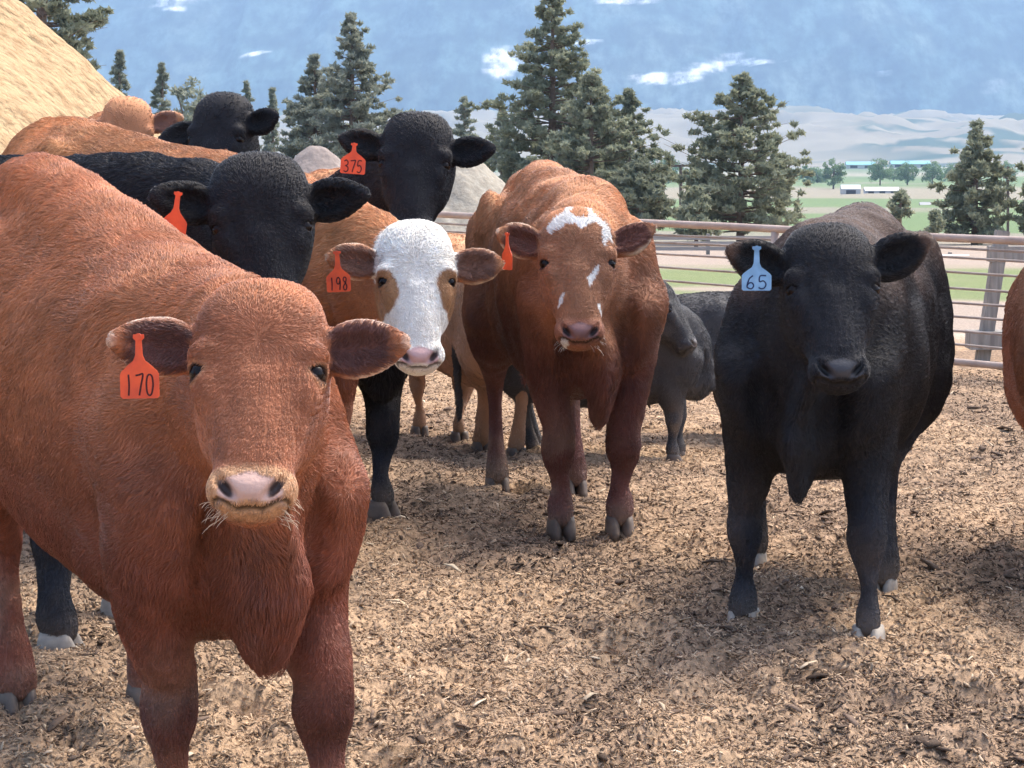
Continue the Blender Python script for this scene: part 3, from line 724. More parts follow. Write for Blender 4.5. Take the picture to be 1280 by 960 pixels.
tag(mesh_obj('hills', np.stack([hx, hy_, hz_], 1), np.stack([ih[:-1, :-1], ih[1:, :-1], ih[1:, 1:], ih[:-1, 1:]], -1).reshape(-1, 4), M_HILL, None, True, ch), kind='structure')
# ------------------------------------------------------------------ mountain
mx_ = np.linspace(-5200, 5200, 420); mt = np.linspace(0, 1, 240)
A, T_ = np.meshgrid(mx_, mt, indexing='ij'); A = A.ravel(); T_ = T_.ravel()
Pm = np.stack([A, T_*6000, A*0], 1)
zt = -40+T_*960; Pm = np.stack([A, T_*900, A*0], 1); rid = (fbm(Pm, 1/1300, 4, 71)-.5)*1500*T_**.4-(1-np.abs(2*fbm(Pm*np.array([1, .35, 1]), 1/420, 4, 73)-1))**1.5*760*T_**.35
Ym = 6700+T_*1700+rid; zt = zt+(fbm(Pm, 1/400, 4, 75)-.5)*130*sstep(0, .1, T_)
Vm = np.stack([A*1.15, Ym, zt], 1)
def topx(P):      # picture coordinates of distant ground, to know where the clearings lie on the slope
    d = P-np.array([0, 0, CAMH]); zc = d[:, 1]*_c-d[:, 2]*_s; v = d[:, 1]*_s+d[:, 2]*_c
    return 640+2600*d[:, 0]/zc, 480-2600*v/zc
im = np.arange(420*240).reshape(420, 240)
Fm = np.stack([im[:-1, :-1], im[1:, :-1], im[1:, 1:], im[:-1, 1:]], -1).reshape(-1, 4)
Fm2 = Fm
cm = np.ones((len(Vm), 3))*np.array([.035, .060, .055]); Vc = Vm*np.array([1, .05, 1.3]); f1 = fbm(Vc, 1/260, 5, 81); f2 = fbm(Vc, 1/55, 3, 83)
cl_ = sstep(.53, .64, f1)[:, None]*.22; cm = cm*(1-cl_)+np.array([.13, .14, .11])*cl_
cm = cm*(.5+1.0*sstep(.3, .7, f2))[:, None]
px, py = topx(Vm); q = (fbm(np.stack([px, py, px*0], 1), .07, 3, 85)-.5)
def blob(cx, cy, rx, ry, tilt=0.0, amt=1.0, rag=1.6):
    u = (px-cx); v = (py-cy)+u*tilt
    return sstep(1.15, .8, np.sqrt((u/rx)**2+(v/ry)**2)+q*rag)*amt
snow = np.zeros(len(Vm))
for a in [(835, 97, 55, 7, .02), (885, 84, 36, 12, .25), (930, 78, 40, 4, .02), (628, 75, 22, 20, 0), (735, 52, 14, 3, .1), (215, 3, 24, 10, .1), (315, 68, 12, 2.5, .2, .8), (780, 2, 40, 4, 0, .7), (1105, 92, 8, 3, 0, .8), (1240, 108, 14, 10, 0, .15)]:
    snow = np.maximum(snow, blob(*a))
snow = snow*(.25+.75*sstep(.36, .5, fbm(Vc, 1/38, 3, 87))); snow = snow[:, None]; cm = cm*(1-snow)+np.array([.62, .62, .60])*snow
M_MT = mat('mountain', (.03, .05, .04), 1, 0); t = M_MT.node_tree; a_ = N(M_MT, 'ShaderNodeAttribute', attribute_name='coat')
n1 = N(M_MT, 'ShaderNodeTexNoise'); n1.inputs['Scale'].default_value = .030; n1.inputs['Detail'].default_value = 6; n1.inputs['Roughness'].default_value = .7; co = N(M_MT, 'ShaderNodeTexCoord'); mpp = N(M_MT, 'ShaderNodeMapping'); mpp.inputs['Scale'].default_value = (1, .1, .8)
t.links.new(co.outputs['Object'], mpp.inputs[0]); t.links.new(mpp.outputs[0], n1.inputs['Vector']); rmp = N(M_MT, 'ShaderNodeMapRange'); rmp.inputs[1].default_value = .36; rmp.inputs[2].default_value = .64; rmp.inputs[3].default_value = .35; rmp.inputs[4].default_value = 1.6
t.links.new(n1.outputs['Fac'], rmp.inputs[0]); mx = N(M_MT, 'ShaderNodeMix', data_type='RGBA', blend_type='MULTIPLY'); mx.inputs['Factor'].default_value = 1
t.links.new(a_.outputs['Color'], mx.inputs['A']); t.links.new(rmp.outputs[0], mx.inputs['B']); t.links.new(mx.outputs['Result'], t.nodes['Principled BSDF'].inputs['Base Color'])
o = mesh_obj('mountain', Vm, Fm2, M_MT, None, True, cm); tag(o, kind='structure')
# ------------------------------------------------------------------ haze: one closed box of thin air
HZ = 1.0e-4
mh = bpy.data.materials.new('haze'); mh.use_nodes = True; t = mh.node_tree; t.nodes.remove(t.nodes['Principled BSDF'])
pv = t.nodes.new('ShaderNodeVolumePrincipled'); pv.inputs['Color'].default_value = (.46, .68, 1.0, 1); pv.inputs['Density'].default_value = HZ; pv.inputs['Anisotropy'].default_value = .1
t.links.new(pv.outputs[0], t.nodes['Material Output'].inputs['Volume'])
zmax = float(zt.max())+30; mb = MB(); mb.box((-13000, -3300, -60-float(abs(min(zt.min(), 0)))), (13000, 14500, zmax))
tag(mb.build('haze', mh), 'thin blue haze filling the valley air', 'haze', kind='stuff')
# ------------------------------------------------------------------ wood chips
def stuff_chips(name, n, label, sizes, cols, seed, dens, lay=.5):
    g = np.random.default_rng(seed)
    Y = np.exp(g.uniform(math.log(2.9), math.log(15.5), n)); X = g.uniform(-.30, .30, n)*Y+g.normal(0, .35, n)
    k = g.random(n) < dens(X, Y); X, Y = X[k], Y[k]; n = len(X)
    Z = gheight(X, Y)
    L = np.minimum(g.lognormal(math.log(sizes[0]), .45, n), sizes[0]*2.4)*(1+.05*Y); Wd = L*g.uniform(.12, .42, n)*sizes[1]; th = g.uniform(0, 2*math.pi, n)
    tl = g.normal(0, lay, n); rl = g.normal(0, lay*.9, n)
    u = np.stack([np.cos(th)*np.cos(tl), np.sin(th)*np.cos(tl), np.sin(tl)], 1)
    v = np.stack([-np.sin(th), np.cos(th), rl], 1); v /= np.linalg.norm(v, axis=1, keepdims=True)
    w = np.cross(u, v); c0 = np.stack([X, Y, Z+L*(.05+.20*np.abs(np.sin(tl)))+.0005], 1)
    a, b_ = u*(L/2)[:, None], v*(Wd/2)[:, None]; h = w*(L*g.uniform(.02, .16, n))[:, None]; tk = w*(Wd*.22)[:, None]
    tp = g.uniform(.35, 1, n)[:, None]
    top = np.stack([c0-a-b_*tp, c0-a+b_*tp, c0+b_+h, c0-b_+h, c0+a+b_*tp*.6, c0+a-b_*tp*.6], 1)
    bot = top-tk[:, None, :]
    Vv = np.concatenate([top, bot], 1).reshape(-1, 3)
    f = np.array([[0, 1, 2, 3], [3, 2, 4, 5], [6, 9, 8, 7], [9, 11, 10, 8], [0, 3, 9, 6], [3, 5, 11, 9], [1, 7, 8, 2], [2, 8, 10, 4], [0, 6, 7, 1], [5, 4, 10, 11]])
    Ff = (f[None]+np.arange(n)[:, None, None]*12).reshape(-1, 4)
    pt = patchy(X, Y); r = g.random(n); pal = np.array(cols)
    kk = np.minimum((r*len(pal)).astype(int), len(pal)-1); dk = g.random(n) < pt*.68; cc = pal[kk]
    cc[dk] = np.array([.13, .09, .065])*g.uniform(.6, 1.7, (dk.sum(), 1))
    cc = cc*g.uniform(.66, 1.1, (n, 1))
    o = mesh_obj(name, Vv, Ff, M_CHIP, None, False, np.repeat(cc, 12, 0)); tag(o, label, name.split('_')[-1], kind='stuff'); return o
M_CHIP = mat('chips', (.4, .3, .2), .85, .15); t = M_CHIP.node_tree; a_ = N(M_CHIP, 'ShaderNodeAttribute', attribute_name='coat'); t.links.new(a_.outputs['Color'], t.nodes['Principled BSDF'].inputs['Base Color'])
stuff_chips('wood_chips', 420000, 'tan wood chips and bark bedding covering the pen floor', (.0088, 1.0), [(.45, .31, .20), (.38, .26, .165), (.50, .36, .235), (.34, .235, .155), (.44, .31, .20), (.55, .41, .28), (.38, .27, .18), (.27, .185, .125)], 3, lambda x, y: np.ones_like(x))
stuff_chips('wood_splinters', 1500, 'pale longer splinters of wood scattered over the bedding', (.024, .55), [(.70, .55, .38), (.62, .48, .33), (.75, .62, .45)], 4, lambda x, y: np.ones_like(x)*.9, .25)
stuff_chips('manure_clods', 4500, 'dark flattened clods trodden into the bedding', (.024, 1.3), [(.10, .07, .05), (.13, .09, .065), (.17, .12, .09)], 6, lambda x, y: patchy(x, y)*.8+.12, .2)

# ------------------------------------------------------------------ piles
def pile(name, label, cat, cx, cy, r, h, m, seed, peak=.12, bumps=.06, n=110, ex=1):
    u = np.linspace(0, 1, n); th = np.linspace(0, 2*math.pi, n*2, endpoint=False); U, TH = np.meshgrid(u, th, indexing='ij')
    x = cx+r*U*np.cos(TH); y = cy+r*U*np.sin(TH); x, y = x.ravel(), y.ravel()
    z0 = gz(x, y)-.08; d = U.ravel(); P = np.stack([x, y, x*0], 1)
    prof = np.where(d < peak, 1-.5*d*d/peak, 1-d+peak*.5); prof = np.clip((prof-peak*.5)/(1-peak*.5), 0, 1); prof = prof if ex == 1 else 1-d**ex
    z = z0+h*prof+(fbm(P, 1.1, 3, seed)-.5)*bumps*4*sstep(1, .8, d)+(fbm(P, 7, 3, seed+1)-.5)*bumps*sstep(1, .9, d)
    ii = np.arange(n*2*n).reshape(n, 2*n); jj = np.roll(ii, -1, 1)
    F_ = np.stack([ii[:-1], ii[1:], jj[1:], jj[:-1]], -1).reshape(-1, 4)
    o = mesh_obj(name, np.stack([x, y, z], 1), F_, m); return tag(o, label, cat)
M_STRAW = noisy('straw', (.47, .34, .19), (.34, .225, .12), 11, .95, 12, bump=1, dist=.08, c3=(.43, .305, .17))
M_GRAV = noisy('gravel', (.36, .33, .27), (.28, .25, .20), 14, .95, 8, bump=.6, dist=.03)
pile('bedding_pile', 'huge golden heap of loose bedding rising behind the herd', 'bedding pile', -6.05, 14.6, 5.3, 4.5, M_STRAW, 91, peak=.16, bumps=.075, n=300, ex=1.3)
pile('gravel_pile', 'grey pointed gravel heap behind the pipe fence rail', 'gravel pile', -.66, 26, 2.2, 2.05, M_GRAV, 93)
pile('gravel_pile', 'paler pinkish heap peeking up behind the herd, further from the fence', 'gravel pile', -2.75, 29, 2.4, 2.18, noisy('gravel_pink', (.30, .25, .22), (.23, .19, .17), 12, .95, 8, bump=.5, dist=.03), 95)
# ------------------------------------------------------------------ pipe fence
M_PIPE = noisy('rusty_pipe', (.34, .26, .22), (.44, .35, .30), 6, .65, 8, bump=.2, dist=.003, spec=.3)
M_ROD = noisy('fence_rod', (.27, .22, .19), (.37, .31, .27), 8, .6, 6)
fa = at(1200, 297, 15.0); fb = at(560, 268, 19.0); fdir = (fb-fa)/np.linalg.norm(fb-fa)
f0 = fa-fdir*6.0; f1_ = fb+fdir*9.0
def fpt(t, dz=0.0): p = f0+(f1_-f0)*t; return (p[0], p[1], p[2]+dz)
fence = empty('pipe_fence', (*fpt(0)[:2], float(gz(f0[0], f0[1]))))
tag(fence, 'rusty brown steel pipe fence with thin rails along the back of the pen', 'fence')
fo = Vector(fence.location)
def lp(p): return Vector(p)-fo
for dz, r, nm in [(0, .030, 'top_rail'), (-.895, .026, 'bottom_rail')]:
    mb = MB(); mb.tube([lp(fpt(i/20, dz-.006*math.sin(i*1.3))) for i in range(21)], r, 12); mb.build(nm, M_PIPE, fence, True)
for dz in [-.085, -.15, -.25, -.36, -.465, -.57, -.68, -.78]:
    mb = MB(); mb.tube([lp(fpt(i/20, dz-.008*math.sin(i*.9+dz*9))) for i in range(21)], .0095, 8); mb.build('rail', M_ROD, fence, True)
for px_ in (-4.2, -1.6, .55, 2.05, 4.85, 7.3):
    t_ = (px_-f0[0])/(f1_[0]-f0[0]); p = fpt(t_); z0 = float(gz(p[0], p[1]))-.1
    mb = MB(); mb.tube([lp((p[0], p[1], z0)), lp((p[0], p[1], p[2]-.02))], .032, 12); mb.build('post', M_PIPE, fence, True)
# grey timber brace post just behind the fence
M_WOOD = noisy('weathered_wood', (.34, .32, .29), (.22, .20, .18), 5, .85, 8, bump=.5, dist=.01, stretch=(6, 6, .6))
wp = at(1238, 462, 16.2); wz = float(gz(wp[0], 16.2)); r_ = empty('timber_post', (wp[0]-.02, 16.2, wz)); tag(r_, 'grey weathered timber brace post behind the pipe fence', 'fence post')
mb = MB(); mb.bar((-.06, 0, -.1), (.09, .02, 1.02), .10, .10, (0, 1, 0)); mb.build('upright', M_WOOD, r_)
mb = MB(); mb.box((-.02, -.04, .78), (1.9, .06, .90)); mb.build('cross_beam', M_WOOD, r_)
mb = MB(); mb.box((-.16, -.11, .10), (.12, .11, .24)); mb.build('block', M_WOOD, r_)
# board corral fence further back
def board_fence(label, xa, xb, Y, ptop, pbot, m, nb_=3, dark=0):
    zb = CAMH-(pbot-185)*Y/2600; zt_ = CAMH-(ptop-185)*Y/2600; h = zt_-zb; X0, X1 = (xa-640)/2600*Y, (xb-640)/2600*Y
    r = empty('board_fence', (X0, Y, zb)); tag(r, label, 'fence')
    n = max(2, int((X1-X0)/2.4))
    for i in range(n+1):
        x = (X1-X0)*i/n; mb = MB(); mb.box((x-.07, 0, -.6), (x+.07, .14, h+.05)); mb.build('post', M_WOOD, r)
    for k in range(nb_):
        z = h*(k+.12)/nb_; mb = MB(); mb.box((0, -.04, z), (X1-X0, -.003, z+h/nb_*.72)); mb.build('board', m, r)
M_BRD = noisy('boards', (.36, .33, .31), (.26, .24, .22), 3, .9, 6, stretch=(.4, 1, 8))
board_fence('low grey board fence behind the spotted-face cow', 790, 1075, 80, 293, 313, M_BRD)
board_fence('long grey board fence below the right-hand pine', 1110, 1420, 85, 316, 334, M_BRD, 2)
# ------------------------------------------------------------------ trees
def leaf_cloud(cen, rad, per, size, g, elong=2.2, flat=.7, updir=None):
    """cen (n,3) clump centres, rad (n,) -> quads"""
    n = len(cen); k = per; c0 = np.repeat(cen, k, 0); r = np.repeat(rad, k)
    d = g.normal(0, 1, (n*k, 3)); d /= np.linalg.norm(d, axis=1, keepdims=True)+1e-9; q = g.random(n*k)**.5
    off = d*(r*q)[:, None]; off[:, 2] *= flat; p = c0+off
    u = d*.8+g.normal(0, .6, (n*k, 3)); u[:, 2] += .35; u /= np.linalg.norm(u, axis=1, keepdims=True); v = np.cross(u, g.normal(0, 1, (n*k, 3))); v /= np.linalg.norm(v, axis=1, keepdims=True)+1e-9
    s = size*g.uniform(.6, 1.4, n*k); a, b_ = u*(s*elong/2)[:, None], v*(s/2)[:, None]
    return np.stack([p-a-b_*.4, p-a*.1-b_, p+a, p-a*.1+b_], 1).reshape(-1, 3)
M_NEED = [noisy('needles_'+w, a, b_, .9, .8, 4) for w, a, b_ in (('olive', (.25, .27, .18), (.34, .36, .25)), ('dark', (.20, .22, .15), (.28, .30, .21)), ('grey', (.27, .29, .22), (.35, .365, .29)))]  # needle colours lightened, the hazy wash over the trees painted in
M_LEAF = noisy('cottonwood_leaves', (.16, .24, .12), (.22, .31, .16), .3, .8, 3)
for m_ in M_NEED+[M_LEAF]:
    t_ = m_.node_tree; pb = t_.nodes['Principled BSDF']; tr_ = t_.nodes.new('ShaderNodeBsdfTranslucent'); mxs = t_.nodes.new('ShaderNodeMixShader'); mxs.inputs[0].default_value = .4
    t_.links.new(pb.inputs['Base Color'].links[0].from_socket, tr_.inputs[0]); t_.links.new(pb.outputs[0], mxs.inputs[1]); t_.links.new(tr_.outputs[0], mxs.inputs[2]); t_.links.new(mxs.outputs[0], t_.nodes['Material Output'].inputs['Surface'])
M_BARK = noisy('bark', (.16, .11, .08), (.24, .18, .14), 4, .9, 6, bump=.4, dist=.03)
def conifer(label, px, ptop, pbase, hw, Y, seed, m=0, open_=.5, dens=1.0, lean=0, low=.06):
    g = np.random.default_rng(seed); X = (px-640)/2600*Y; zb = CAMH-(pbase-185)*Y/2600; H = (pbase-ptop)*Y/2600; Wd = hw*Y/2600
    zg = float(gz(X, Y)); r = empty('pine_tree', (X, Y, zg)); tag(r, label, 'pine tree', 'conifers beyond the fence'); off = zb-zg
    mb = MB(); tr = H*.016+.05
    mb.tube([(0, 0, -.5), (lean*H*.3, 0, off+H*.3), (lean*H*.8, 0, off+H*.8), (lean*H, 0, off+H*.98)], [tr*1.3, tr, tr*.4, .03], 9)
    nb_ = int((34+H*6.0)*dens); cen = []; rad = []
    for i in range(nb_):
        t = low+(1-low)*(i+g.random())/nb_; prof = min(1, (1-t)*1.55+.06)*(.55+.65*g.random()); 
        if t < .25: prof *= .75+.5*t
        L = Wd*1.28*prof; az = g.uniform(0, 2*math.pi); z0 = off+H*t; up = (.25+.5*t)*L*g.uniform(.2, 1)-.10*L
        bx, by = math.cos(az), math.sin(az); base_ = np.array([lean*H*t, 0, z0]); tip = base_+np.array([bx*L, by*L, up])
        mb.tube([base_, base_*.5+tip*.5-np.array([0, 0, .06*L]), tip], [max(.02, tr*.28*(1-t)+.02), .02, .008], 5, False)
        k = max(2, int(L/.42)+1)
        for j in range(k):
            f = .38+.62*(j+g.random()*.8)/k
            if g.random() < open_*.5: continue
            cen.append(base_*(1-f)+tip*f+g.normal(0, .07*L+.04, 3)*np.array([1, 1, .5])); rad.append((.24+.12*g.random()+.05*H/10)*(1.05-.45*t)*(.8+.03*H))
    cen.append(np.array([lean*H, 0, off+H*.985])); rad.append(.16)
    mb.build('trunk', M_BARK, r, True)
    q = leaf_cloud(np.array(cen), np.array(rad)*.82, 36, .125, g, 2.8, .55)
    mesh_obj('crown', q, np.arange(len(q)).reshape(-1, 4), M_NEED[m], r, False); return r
def leafy(label, px, ptop, pbase, hw, Y, seed, m=M_LEAF, cat='tree', grp='broadleaf trees in the valley', size=None, nc=60):
    g = np.random.default_rng(seed); X = (px-640)/2600*Y; zb = CAMH-(pbase-185)*Y/2600; H = (pbase-ptop)*Y/2600; Wd = hw*Y/2600
    r = empty('leafy_tree', (X, Y, zb)); tag(r, label, cat, grp); mb = MB(); tr = H*.025
    mb.tube([(0, 0, -H*.1), (0, 0, H*.45), (Wd*.1, 0, H*.7)], [tr*1.2, tr, tr*.4], 7)
    cen = []; rad = []
    for i in range(nc):
        a = g.uniform(0, 2*math.pi); e = g.uniform(-.75, 1); q = g.random()**.4; cx = math.sqrt(max(0, 1-e*e))
        p = np.array([Wd*.85*q*cx*math.cos(a), Wd*.85*q*cx*math.sin(a), H*.50+H*.46*q*e]); cen.append(p); rad.append(min(Wd, H*.5)*g.uniform(.16, .30))
        if i % 6 == 0: mb.tube([(0, 0, H*.3), tuple(p)], [tr*.5, tr*.12], 5, False)
    mb.build('trunk', M_BARK, r, True)
    q = leaf_cloud(np.array(cen), np.array(rad), 55, size or H*.035, g, 1.5, .9)
    mesh_obj('crown', q, np.arange(len(q)).reshape(-1, 4), m, r, False); return r
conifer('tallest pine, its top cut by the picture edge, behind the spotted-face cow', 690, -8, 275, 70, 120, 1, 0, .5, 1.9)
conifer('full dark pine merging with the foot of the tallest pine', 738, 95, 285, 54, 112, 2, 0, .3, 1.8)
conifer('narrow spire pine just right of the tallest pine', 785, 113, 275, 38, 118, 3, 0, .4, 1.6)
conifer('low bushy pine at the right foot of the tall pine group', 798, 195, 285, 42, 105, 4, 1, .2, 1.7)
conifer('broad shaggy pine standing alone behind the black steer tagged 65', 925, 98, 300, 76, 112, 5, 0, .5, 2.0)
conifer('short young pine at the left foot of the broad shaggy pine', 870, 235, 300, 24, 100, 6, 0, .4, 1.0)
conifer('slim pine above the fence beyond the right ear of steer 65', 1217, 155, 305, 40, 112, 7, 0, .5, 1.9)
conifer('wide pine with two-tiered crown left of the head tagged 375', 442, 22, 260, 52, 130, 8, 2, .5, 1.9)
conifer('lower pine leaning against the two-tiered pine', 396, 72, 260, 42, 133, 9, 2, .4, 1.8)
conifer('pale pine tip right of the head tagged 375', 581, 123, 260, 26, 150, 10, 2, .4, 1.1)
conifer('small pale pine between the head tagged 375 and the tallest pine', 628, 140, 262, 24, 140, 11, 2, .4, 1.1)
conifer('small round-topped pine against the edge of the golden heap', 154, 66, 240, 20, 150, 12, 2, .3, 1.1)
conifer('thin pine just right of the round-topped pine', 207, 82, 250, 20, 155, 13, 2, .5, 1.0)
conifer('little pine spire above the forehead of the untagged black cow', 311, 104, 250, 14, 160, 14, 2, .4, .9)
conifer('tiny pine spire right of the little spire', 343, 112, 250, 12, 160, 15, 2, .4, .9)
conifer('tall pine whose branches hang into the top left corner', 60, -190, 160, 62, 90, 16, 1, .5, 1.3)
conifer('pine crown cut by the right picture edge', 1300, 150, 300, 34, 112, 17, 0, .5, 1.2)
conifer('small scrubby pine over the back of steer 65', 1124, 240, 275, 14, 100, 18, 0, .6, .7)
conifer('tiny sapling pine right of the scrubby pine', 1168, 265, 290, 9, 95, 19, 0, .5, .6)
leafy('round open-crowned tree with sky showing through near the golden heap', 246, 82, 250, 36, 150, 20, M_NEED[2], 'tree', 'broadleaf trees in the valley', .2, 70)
lt = [('low bushy grey-green tree left of the rounded green valley tree', 1020, 208, 236, 14, 1150), ('low hazy tree under the longer teal-roofed barn', 1115, 206, 230, 15, 1200), ('low hazy tree between the teal barns and the slim pine', 1185, 204, 232, 15, 1200), ('wide hazy thicket tree left of the power poles', 800, 205, 240, 26, 1200), ('wide hazy thicket tree right of the power poles', 850, 208, 240, 22, 1250), ('hazy thicket tree behind the left flank of the broad pine', 985, 210, 238, 20, 1250),('rounded green tree right of the broad shaggy pine in the valley', 1040, 195, 236, 17, 900), ('first grey-green tree of the row under the teal roofs', 1098, 198, 232, 17, 1000), ('second grey-green tree of the row under the teal roofs', 1132, 202, 232, 15, 1000),
 ('third grey-green tree of the row under the teal roofs', 1163, 201, 232, 16, 1000), ('pale tree left of the broad shaggy pine', 880, 205, 240, 26, 1000), ('broad light green tree behind the power poles', 822, 188, 236, 30, 1000), ('hazy tree beside the slim pine', 1255, 200, 228, 14, 1100), ('small hazy tree right of the broad shaggy pine', 1008, 205, 235, 12, 1100)]
for i, a in enumerate(lt): leafy(*a, 40+i)
# ------------------------------------------------------------------ poles and buildings in the valley
M_POLE = mat('pole_wood', (.13, .10, .085), .9)
def Pt(px, py, Y): p = at(px, py, Y); return p
Y = 160; b0 = at(829, 262, Y); r_ = empty('power_pole', b0); tag(r_, 'two-legged wooden power line frame left of the broad pine', 'power pole')
for px_ in (829, 851):
    p0, p1 = at(px_, 275, Y)-b0, at(px_, 206, Y)-b0; mb = MB(); mb.tube([p0, p1], .13, 8); mb.build('pole', M_POLE, r_)
mb = MB(); mb.bar(at(817, 208, Y)-b0, at(862, 207, Y)-b0, .12, .18); mb.build('crossarm', M_POLE, r_)
Y = 130; b0 = at(1260, 310, Y); r_ = empty('utility_pole', b0); tag(r_, 'slim grey utility pole right of the slim pine', 'utility pole')
mb = MB(); mb.tube([(0, 0, -.5), at(1260, 208, Y)-b0], .09, 8); mb.build('pole', M_POLE, r_); mb = MB(); mb.bar(at(1254, 222, Y)-b0, at(1266, 222, Y)-b0, .1, .12); mb.build('crossarm', M_POLE, r_)
M_TEAL = mat('teal_roof', (.10, .36, .42), .5); M_WHT = mat('white_metal', (.75, .76, .78), .5); M_REDW = mat('barn_red', (.34, .10, .08), .7); M_GREYW = mat('grey_siding', (.45, .44, .44), .7); M_DK = mat('door_dark', (.05, .05, .06), .6)
def shed(name, label, cat, xa, xb, pbase, peave, pridge, Y, wall, roof, doors=0):
    x0, x1 = (xa-640)/2600*Y, (xb-640)/2600*Y; zb, ze, zr = [CAMH-(q-185)*Y/2600 for q in (pbase, peave, pridge)]; D = (x1-x0)*.35
    r = empty(name, ((x0+x1)/2, Y, zb)); tag(r, label, cat); w = (x1-x0)/2; h = ze-zb; k = zr-zb
    mb = MB(); mb.add([(-w, 0, -1), (w, 0, -1), (w, D, -1), (-w, D, -1), (-w, 0, h), (w, 0, h), (w, D, h), (-w, D, h), (-w, D/2, k), (w, D/2, k)], [(0, 1, 5, 4), (1, 2, 6, 9, 5), (2, 3, 7, 6), (3, 0, 4, 8, 7)]); mb.build('wall', wall, r)
    e = D*.04; t_ = max(.15, h*.05); mb = MB()
    for y0, y1, z0, z1 in ((-e, D/2, h-.02, k), (D+e, D/2, h-.02, k)):
        mb.add([(-w-e, y0, z0+.01), (w+e, y0, z0+.01), (w+e, y1, z1+.01), (-w-e, y1, z1+.01), (-w-e, y0, z0+t_), (w+e, y0, z0+t_), (w+e, y1, z1+t_), (-w-e, y1, z1+t_)], [(0, 1, 2, 3), (7, 6, 5, 4), (0, 4, 5, 1), (1, 5, 6, 2), (2, 6, 7, 3), (3, 7, 4, 0)])
    mb.build('roof', roof, r)
    for i in range(doors):
        cx = -w+2*w*(i+.5)/doors; mb = MB(); mb.box((cx-w*.5/doors, -.12, -.5), (cx+w*.5/doors, -.01, h*.75)); mb.build('door', M_DK, r)
shed('barn', 'long teal-roofed barn left of the slim pine', 'barn', 1112, 1160, 208, 205, 201, 1500, M_GREYW, M_TEAL, 3)
shed('barn', 'shorter teal-roofed barn in the middle of the valley', 'barn', 1056, 1092, 209, 206, 202, 1500, M_GREYW, M_TEAL, 2)
shed('barn', 'pale teal-roofed barn behind the power poles', 'barn', 812, 846, 214, 211, 207, 1400, M_WHT, M_TEAL, 2)
shed('farm_shed', 'low white-roofed shed over the back of steer 65', 'shed', 1050, 1074, 240, 236, 231, 700, M_GREYW, M_WHT, 1)
shed('farm_shed', 'longer white-roofed shed beside the low white one', 'shed', 1080, 1122, 241, 238, 234, 720, M_GREYW, M_WHT, 3)
shed('red_shed', 'small red shed on the green field left of the slim pine', 'shed', 1149, 1180, 262, 258, 253, 420, M_REDW, M_GREYW, 1)
shed('grey_shed', 'low grey shed seen through the upper rails of the fence', 'shed', 1172, 1212, 336, 328, 323, 75, M_GREYW, M_WHT, 2)
# ------------------------------------------------------------------ coats
def V3(*a): return np.array(a, float)
def lerp(a, b, m): m = np.clip(m, 0, 1)[:, None]; return a*(1-m)+b*m
def poly(x, z, pts):
    pts = np.array(pts); ins = np.zeros(len(x), bool); j = len(pts)-1
    for i in range(len(pts)):
        (xi, zi), (xj, zj) = pts[i], pts[j]; c_ = ((zi > z) != (zj > z)) & (x < (xj-xi)*(z-zi)/((zj-zi) or 1e-9)+xi); ins ^= c_; j = i
    return ins
def red_coat(hi, lo, earin, rimc, nose, ring, knee=(.09, .035, .028), extra=None, legc=None, ringw=1.0):
    hi, lo, earin, rimc, nose, ring, knee = map(np.array, (hi, lo, earin, rimc, nose, ring, knee))
    def f(d):
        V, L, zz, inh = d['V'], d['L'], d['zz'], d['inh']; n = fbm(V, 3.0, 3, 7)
        c = np.ones((len(V), 3))*lo; c = lerp(c, hi, sstep(.55, 1.15, zz+(n-.5)*.35)); c = c*(.85+.3*fbm(V, 11, 2, 8))[:, None]*(.62+.76*fbm(V, 2.6, 3, 18))[:, None]  # sunlit back and shaded lower body are put into the coat colour
        if legc is not None: c = lerp(c, np.array(legc), d['leg']*sstep(.5, .2, zz))
        c = lerp(c, knee, sstep(.10, .03, np.abs(zz-d['knee']+.01))*d['leg']*.75*(d['bl'] > -.5))
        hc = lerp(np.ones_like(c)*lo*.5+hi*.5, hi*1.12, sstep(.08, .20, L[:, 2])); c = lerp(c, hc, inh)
        # hair ring round the muzzle and the eyes
        lx = np.abs(L[:, 0]); c = lerp(c, ring, inh*sstep(-.192, -.212, L[:, 2])*sstep(-.075, -.035, L[:, 1])*ringw*.8)
        de = np.sqrt((lx-.100)**2+(L[:, 2])**2+(L[:, 1]+.026)**2); c = lerp(c, ring*.8+hi*.2, inh*sstep(.036, .026, de)*.55)
        c = lerp(c, knee*.45, inh*sstep(.029, .024, de))
        if extra: c = extra(d, c)
        c = lerp(c, earin, d['inner']*.9); c = lerp(c, rimc, d['rim']*d['ear'])
        b = d['bare']; c = lerp(c, nose, b); c = lerp(c, nose*.8+np.array(lo)*.2, b*sstep(-.252, -.262, L[:, 2])); c = lerp(c, np.array([.02, .012, .012]), d['pit']*.95)
        return np.clip(c, 0, .85)
    return f
def black_coat(base=(.011, .011, .014), brown=None, nose=(.05, .05, .055), leg=(.022, .026, .036)):
    base, nose = np.array(base), np.array(nose)
    def f(d):
        V, L, zz, inh = d['V'], d['L'], d['zz'], d['inh']; c = np.ones((len(V), 3))*base*(.7+.6*fbm(V, 6, 3, 9))[:, None]
        if brown is not None: c = lerp(c, np.array(brown), sstep(.93, 1.13, zz+(fbm(V, 4, 2, 4)-.5)*.3)*(1-inh)*.75)
        c = lerp(c, np.array(leg), d['leg']*sstep(.5, .3, zz)); c = lerp(c, base*.5, d['inner'])
        c = lerp(c, nose, d['bare']); c = lerp(c, np.array([.004, .004, .005]), d['pit']); return c
    return f
def warp(L, a=.008, f=45): return L[:, 0]+(vnoise(L, f, 1)-.5)*a*2, L[:, 2]+(vnoise(L, f, 2)-.5)*a*2
